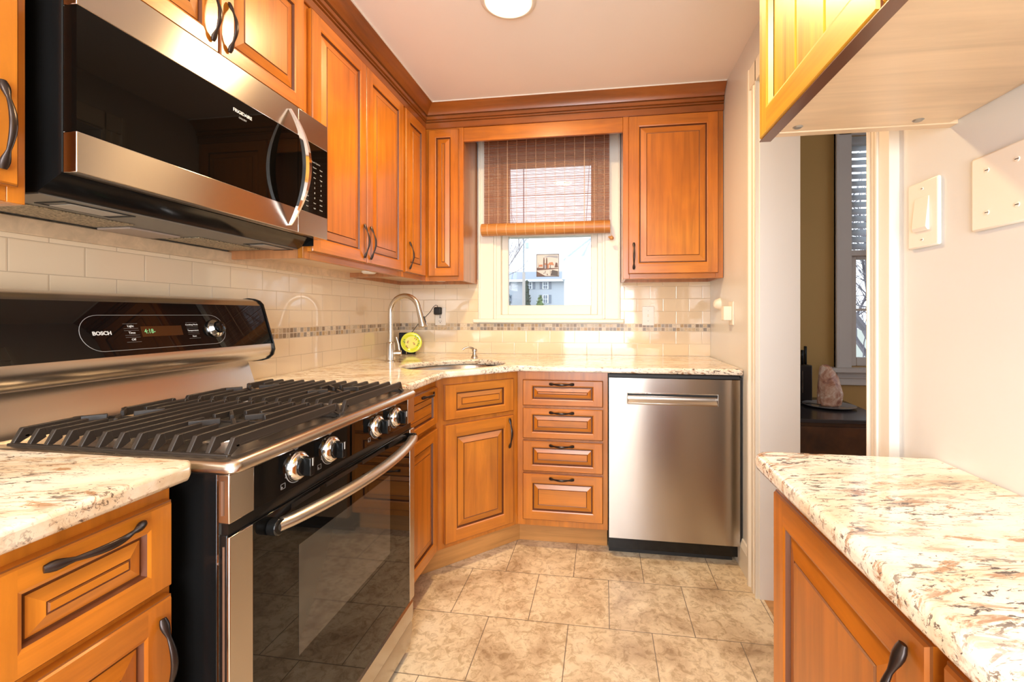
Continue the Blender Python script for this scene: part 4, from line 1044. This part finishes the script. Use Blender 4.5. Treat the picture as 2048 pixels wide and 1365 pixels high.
# ================================================================== dining room beyond the doorway
slate = simple('table_top_finish', (.035,.028,.03), .22); oldwood = wood('old_walnut', (.035,.012,.004), (.085,.030,.009), (.13,.05,.014), (4,4,4), .35, .3, 9, .5)
t = thing('side_cabinet', (2.4,-.34,0), 'dark brown wooden side cabinet in the dining room seen through the doorway', 'cabinet')
MB().box(2.16, 2.625, -.60, -.04, .004, .672).build('carcass', oldwood, t, .002)
MB().prism([V(2.14,-.625,.672), V(2.612,-.612,.672), V(2.66,-.035,.672), V(2.14,-.035,.672)], V(0,0,.018)).build('top', slate, t, .004)
boxo('door', (2.20, 2.60, -.610, -.6005, .06, .655), oldwood, t, .003)
for x in (2.18,2.60):
    pass
# rock lamp on its plate
t = thing('salt_lamp', (2.487,-.311,.69), 'rough pinkish salt rock lamp standing on a glass plate on the side cabinet', 'lamp')
sm, nt_, b_ = newmat('salt_rock'); n_ = noise(nt_, mapping(nt_, (1,1,1), 'Position'), 18, 5, .65, 1.0)
r_ = ramp(nt_, [(.34, (.30,.10,.055)), (.46, (.55,.27,.17)), (.56, (.72,.48,.35)), (.66, (.88,.80,.72))]); nt_.links.new(n_, r_.inputs[0]); nt_.links.new(r_.outputs[0], b_.inputs['Base Color']); b_.inputs['Roughness'].default_value = .35
b_.inputs['Subsurface Weight'].default_value = .2; b_.inputs['Subsurface Radius'].default_value = (.03,.015,.01); bump(nt_, b_, n_, .6, .006)
mb = MB(); bm = mb.bm; rg = []
for z, rx, ry, ox in ((.0,.046,.034,.0), (.006,.054,.040,.0), (.06,.060,.042,.002), (.10,.057,.040,.002), (.14,.050,.036,-.004), (.175,.038,.030,-.010), (.198,.026,.022,-.018), (.208,.012,.010,-.020)):
    rg.append([bm.verts.new(V(2.487+ox+rx*math.cos(2*PI*k/11)*random.uniform(.86,1.08), -.311+ry*math.sin(2*PI*k/11)*random.uniform(.86,1.08), (.6950 if z < .001 else .6975)+z+random.uniform(-.003,.003)*(z > .01))) for k in range(11)])
for i in range(len(rg)-1):
    for k in range(11): bm.faces.new([rg[i][k], rg[i][(k+1)%11], rg[i+1][(k+1)%11], rg[i+1][k]])
bm.faces.new(rg[-1]); bm.faces.new(rg[0][::-1]); mb.build('rock', sm, t, .004, 2, 25)
mb = MB(); mb.tube([V(2.44,-.33,.703), V(2.40,-.30,.704), V(2.365,-.275,.6955), V(2.345,-.27,.6935)], .0025, 6); mb.build('cord', blackm, t)
mb = MB(); mb.lathe((2.487,-.305,.6905), [(0,0), (.075,0), (.118,.008), (.120,.011), (.075,.004), (0,.004)], 40)
o = mb.build('glass_plate', simple('frosted_glass', (.50,.50,.52), .15, trans=.4), smooth_ang=50); tag(o, 'round pale glass plate under the salt rock lamp', 'plate')
t = thing('knife_block', (2.395,-.16,.69), 'dark block with upright black-handled knives behind the salt lamp', 'knife block')
boxo('block', (2.345, 2.455, -.20, -.11, .6905, .89), simple('dark_block_wood', (.02,.012,.010), .35), t, .004)
for x, y, h_ in ((2.365,-.18,.07), (2.395,-.17,.10), (2.42,-.16,.08), (2.44,-.15,.10), (2.37,-.13,.06), (2.41,-.13,.075)):
    boxo('knife_handle', (x-.006, x+.006, y-.008, y+.008, .8905, .89+h_), black, t, .003)
for x in (2.368, 2.405): boxo('metal_strip', (x-.002, x+.002, -.2025, -.2005, .74, .86), nickel, t)
o = MB().lathe((2.25,-.22,.6905), [(0,0), (.05,0), (.065,.05), (.072,.11), (.055,.17), (.035,.21), (.030,.24), (.036,.26), (0,.26)], 28).build('dark_vase', simple('vase_glaze', (.012,.010,.010), .2), smooth_ang=60)
tag(o, 'dark rounded vase at the left of the side cabinet by the doorway edge', 'vase')
# venetian blind
blm, nt_, b_ = newmat('blind_slat'); b_.inputs['Base Color'].default_value = (.78,.81,.86,1)
tr_ = nt_.nodes.new('ShaderNodeBsdfTranslucent'); tr_.inputs[0].default_value = (.93,.96,1,1); mx_ = nt_.nodes.new('ShaderNodeMixShader'); mx_.inputs[0].default_value = .75
nt_.links.new(b_.outputs[0], mx_.inputs[1]); nt_.links.new(tr_.outputs[0], mx_.inputs[2]); nt_.links.new(mx_.outputs[0], nt_.nodes['Material Output'].inputs[0])
t = thing('venetian_blind', (3.12,.02,2.15), 'white slatted blind covering the upper dining room window', 'blind')
boxo('headrail', (2.748, 3.497, .005, .04, 2.145, 2.188), blm, t)
for k in range(15):
    z = 2.125-k*.0405
    mb = MB(); c = V(2.752, .022, z); a = math.radians(48)
    d = V(0, math.cos(a), -math.sin(a)*-1)*.025
    mb.prism([c-d, c-d*.4+V(0,0,.003), c+d*.4+V(0,0,.003), c+d, c+d-V(0,0,.0022), c-d-V(0,0,.0022)], V(.741,0,0)); mb.build('slat', blm, t, smooth_ang=60)
boxo('bottom_rail', (2.752, 3.493, .008, .036, 1.502, 1.535), grey_tr, t, .003)
mb = MB(); mb.tube([V(2.846,-.012,2.12), V(2.845,-.016,1.50)], .004, 8); mb.build('tilt_wand', simple('wand', (.12,.08,.09), .4), t)

# ================================================================== outside
ground_m = simple('winter_lawn', (.30,.31,.26), .9)
o = MB().box(-60, 60, .4, 90, -1.6, -1.5).build('ground', ground_m, None); o['kind'] = 'structure'
siding = simple('pale_grey_siding', (.46,.50,.56), .7); shing = simple('slate_shingle', (.21,.25,.32), .8); wht = simple('white_siding', (.85,.87,.90), .6); shut = simple('dark_shutter', (.20,.235,.30), .6); pane_d = simple('house_window_pane', (.16,.20,.26), .15)
t = thing('house', (-5.5, 30, -1.5), 'grey two-storey house with slate roof and shutters seen through the kitchen window', 'house')
boxo('wall', (-12, -.95, 28, 34, -1.5, 3.55), siding, t)
MB().prism([V(-12.4,27.7,3.5), V(-12.4,31,4.48), V(-12.4,34.3,3.5)], V(11.8,0,0)).build('roof', shing, t)
boxo('gutter', (-12.4, -.6, 27.55, 27.7, 3.46, 3.62), wht, t)
for xc in (-9.8, -7.7, -5.35, -3.68, -2.55):
    for z0, z1 in ((2.99, 3.42), (2.0, 2.53), (.6, 1.3)):
        if xc == -3.68 and z0 < 2.5: continue
        f_ = MB().box(xc-.21, xc+.21, 27.94, 27.998, z0-.03, z1+.03).build('window', wht, t)
        mb = MB()
        for a, b_ in ((xc-.13, xc-.02), (xc+.02, xc+.13)):
            mb.box(a, b_, 27.92, 27.939, z0, (z0+z1)/2-.02); mb.box(a, b_, 27.92, 27.939, (z0+z1)/2+.02, z1)
        mb.build('pane', pane_d, f_)
        for sg in (-1, 1):
            boxo('shutter', (xc+sg*.31-.09, xc+sg*.31+.09, 27.95, 27.998, z0-.03, z1+.03), shut, t)
t = thing('house', (3.5, 17, -1.5), 'white sided house with gable seen at the right of the kitchen window', 'house')
boxo('wall', (-.08, 9, 14, 20, -1.5, 2.52), wht, t)
MB().prism([V(-.15,14.02,2.94), V(-.15,13.8,2.48), V(-.15,20,2.48), V(-.15,20,2.94)], V(9.3,0,0)).build('roof', simple('pale_roof', (.48,.53,.60), .7), t)
MB().prism([V(.05,14.3,2.95), V(2.0,14.3,4.9), V(3.95,14.3,2.95)], V(0,5,0)).build('gable', wht, t)
mb = MB(); rk = simple('rake_trim', (.42,.47,.55), .6)
mb.prism([V(-.12,14.2,3.22), V(1.2,14.2,4.25), V(1.2,14.2,4.33), V(-.12,14.2,3.30)], V(0,.08,0)); mb.prism([V(.30,14.2,2.95), V(.95,14.2,4.1), V(1.0,14.2,4.1), V(.38,14.2,2.95)], V(0,.08,0))
mb.build('rake_trim', rk, t)
f_ = MB().box(.24, .93, 13.95, 13.998, 1.73, 2.36).build('window', simple('window_trim_grey', (.62,.65,.68), .6), t)
for a in (.27, .60): 
    boxo('sash', (a, a+.30, 13.93, 13.949, 1.76, 2.33), wht, f_); 
for a in (.32, .65): boxo('pane', (a, a+.20, 13.92, 13.929, 1.86, 2.03), pane_d, f_)
t = thing('utility_pole', (-1.27,12,-1.5), 'wooden utility pole with a grey transformer outside the kitchen window', 'utility pole')
mb = MB(); mb.tube([V(-1.27,12,-1.5), V(-1.27,12,2.6)], [.062,.05], 12); mb.build('pole', simple('pole_wood', (.42,.37,.34), .8), t)
mb = MB(); mb.tube([V(-1.275,12,2.6), V(-1.275,12,8)], [.022,.02], 10); mb.build('mast', simple('mast_metal', (.22,.25,.29), .6), t)
mb = MB(); mb.tube([V(-1.15,11.95,3.40), V(-1.15,11.95,3.58)], .055, 14); mb.build('transformer', simple('transformer_grey', (.42,.52,.60), .5), t)
bushm, nt_, b_ = newmat('hedge_leaves'); n_ = noise(nt_, mapping(nt_, (1,1,1), 'Position'), 14, 4, .7); r_ = ramp(nt_, [(.35, (.03,.07,.02)), (.65, (.20,.30,.10))]); nt_.links.new(n_, r_.inputs[0]); nt_.links.new(r_.outputs[0], b_.inputs['Base Color']); b_.inputs['Roughness'].default_value = .8
evm = simple('evergreen', (.035,.06,.045), .8)
def foliage(name, c, r, hgt, m, label, cone=False):
    """a crown made of a few hundred small leaf blades around a shaped core"""
    mb = MB()
    prof_ = [(0,0), (r*.9,.05*hgt), (r,.3*hgt), (r*.75,.6*hgt), (r*.35,.88*hgt), (0,hgt)] if not cone else [(0,0), (r,.02*hgt), (r*.8,.25*hgt), (r*.5,.6*hgt), (r*.2,.88*hgt), (0,hgt)]
    mb.lathe(c, prof_, 14)
    for v in mb.bm.verts: v.co += V(random.uniform(-1,1), random.uniform(-1,1), random.uniform(-1,1))*r*.12
    for i in range(500):
        u = random.random(); k = 0
        while k < len(prof_)-2 and prof_[k+1][1] < u*hgt: k += 1
        (r0,h0),(r1,h1) = prof_[k], prof_[k+1]; rr_ = r0+(r1-r0)*((u*hgt-h0)/max(1e-6,h1-h0)); a = random.random()*2*PI
        p = V(c[0]+rr_*math.cos(a), c[1]+rr_*math.sin(a), c[2]+u*hgt); s_ = r*.22
        mb.poly([p+V(random.uniform(-s_,s_), random.uniform(-s_,s_), random.uniform(-s_,s_)) for _ in range(3)])
    o = mb.build(name, m, None, smooth_ang=0, fixn=False); tag(o, label, 'tree' if cone else 'bush')
foliage('evergreen_tree', (-3.7,27,-1.5), .55, 5.0, evm, 'dark evergreen tree in front of the grey house', True)
foliage('evergreen_tree', (-4.95,26.5,-1.5), .5, 4.6, evm, 'second dark evergreen by the porch of the grey house', True)
foliage('garden_bush', (-1.55,18,-1.5), .42, 3.55, bushm, 'bright green bush in front of the houses outside')
def branches(name, base, hgt, label, seed, n0=5, spread=.6, r0=.09, m=None, up=1.0):
    rnd = random.Random(seed); mb = MB()
    def grow(p, d, L, r, dep):
        pts = [p]; q = p; dd_ = d
        for i in range(4):
            dd_ = (dd_+V(rnd.uniform(-1,1), rnd.uniform(-1,1), rnd.uniform(-.5,1)*up)*.18).normalized(); q = q+dd_*L/4; pts.append(q)
        mb.tube(pts, [r*(1-.1*i) for i in range(5)], 5, caps=False)
        if dep > 0:
            for k in range(n0 if dep > 2 else 4):
                j = rnd.randint(1,4); nd = (dd_+V(rnd.uniform(-1,1), rnd.uniform(-1,1), rnd.uniform(-.5,.8))*spread*1.4).normalized()
                grow(pts[j], nd, L*rnd.uniform(.55,.8), r*.5, dep-1)
    grow(V(*base), Z, hgt*.45, r0, 4)
    o = mb.build(name, m, None, smooth_ang=60, fixn=False); tag(o, label, 'tree')
brm = simple('bare_bark', (.20,.18,.20), .8)
branches('bare_tree', (5.9,4.6,-1.5), 5.6, 'bare branching tree outside the dining room window', 3, m=brm, n0=7, spread=.8, r0=.10)
branches('bare_tree', (-4.3,16,-1.5), 7.4, 'bare tree at the left outside the kitchen window', 5, m=brm, n0=5, spread=.5, r0=.09)
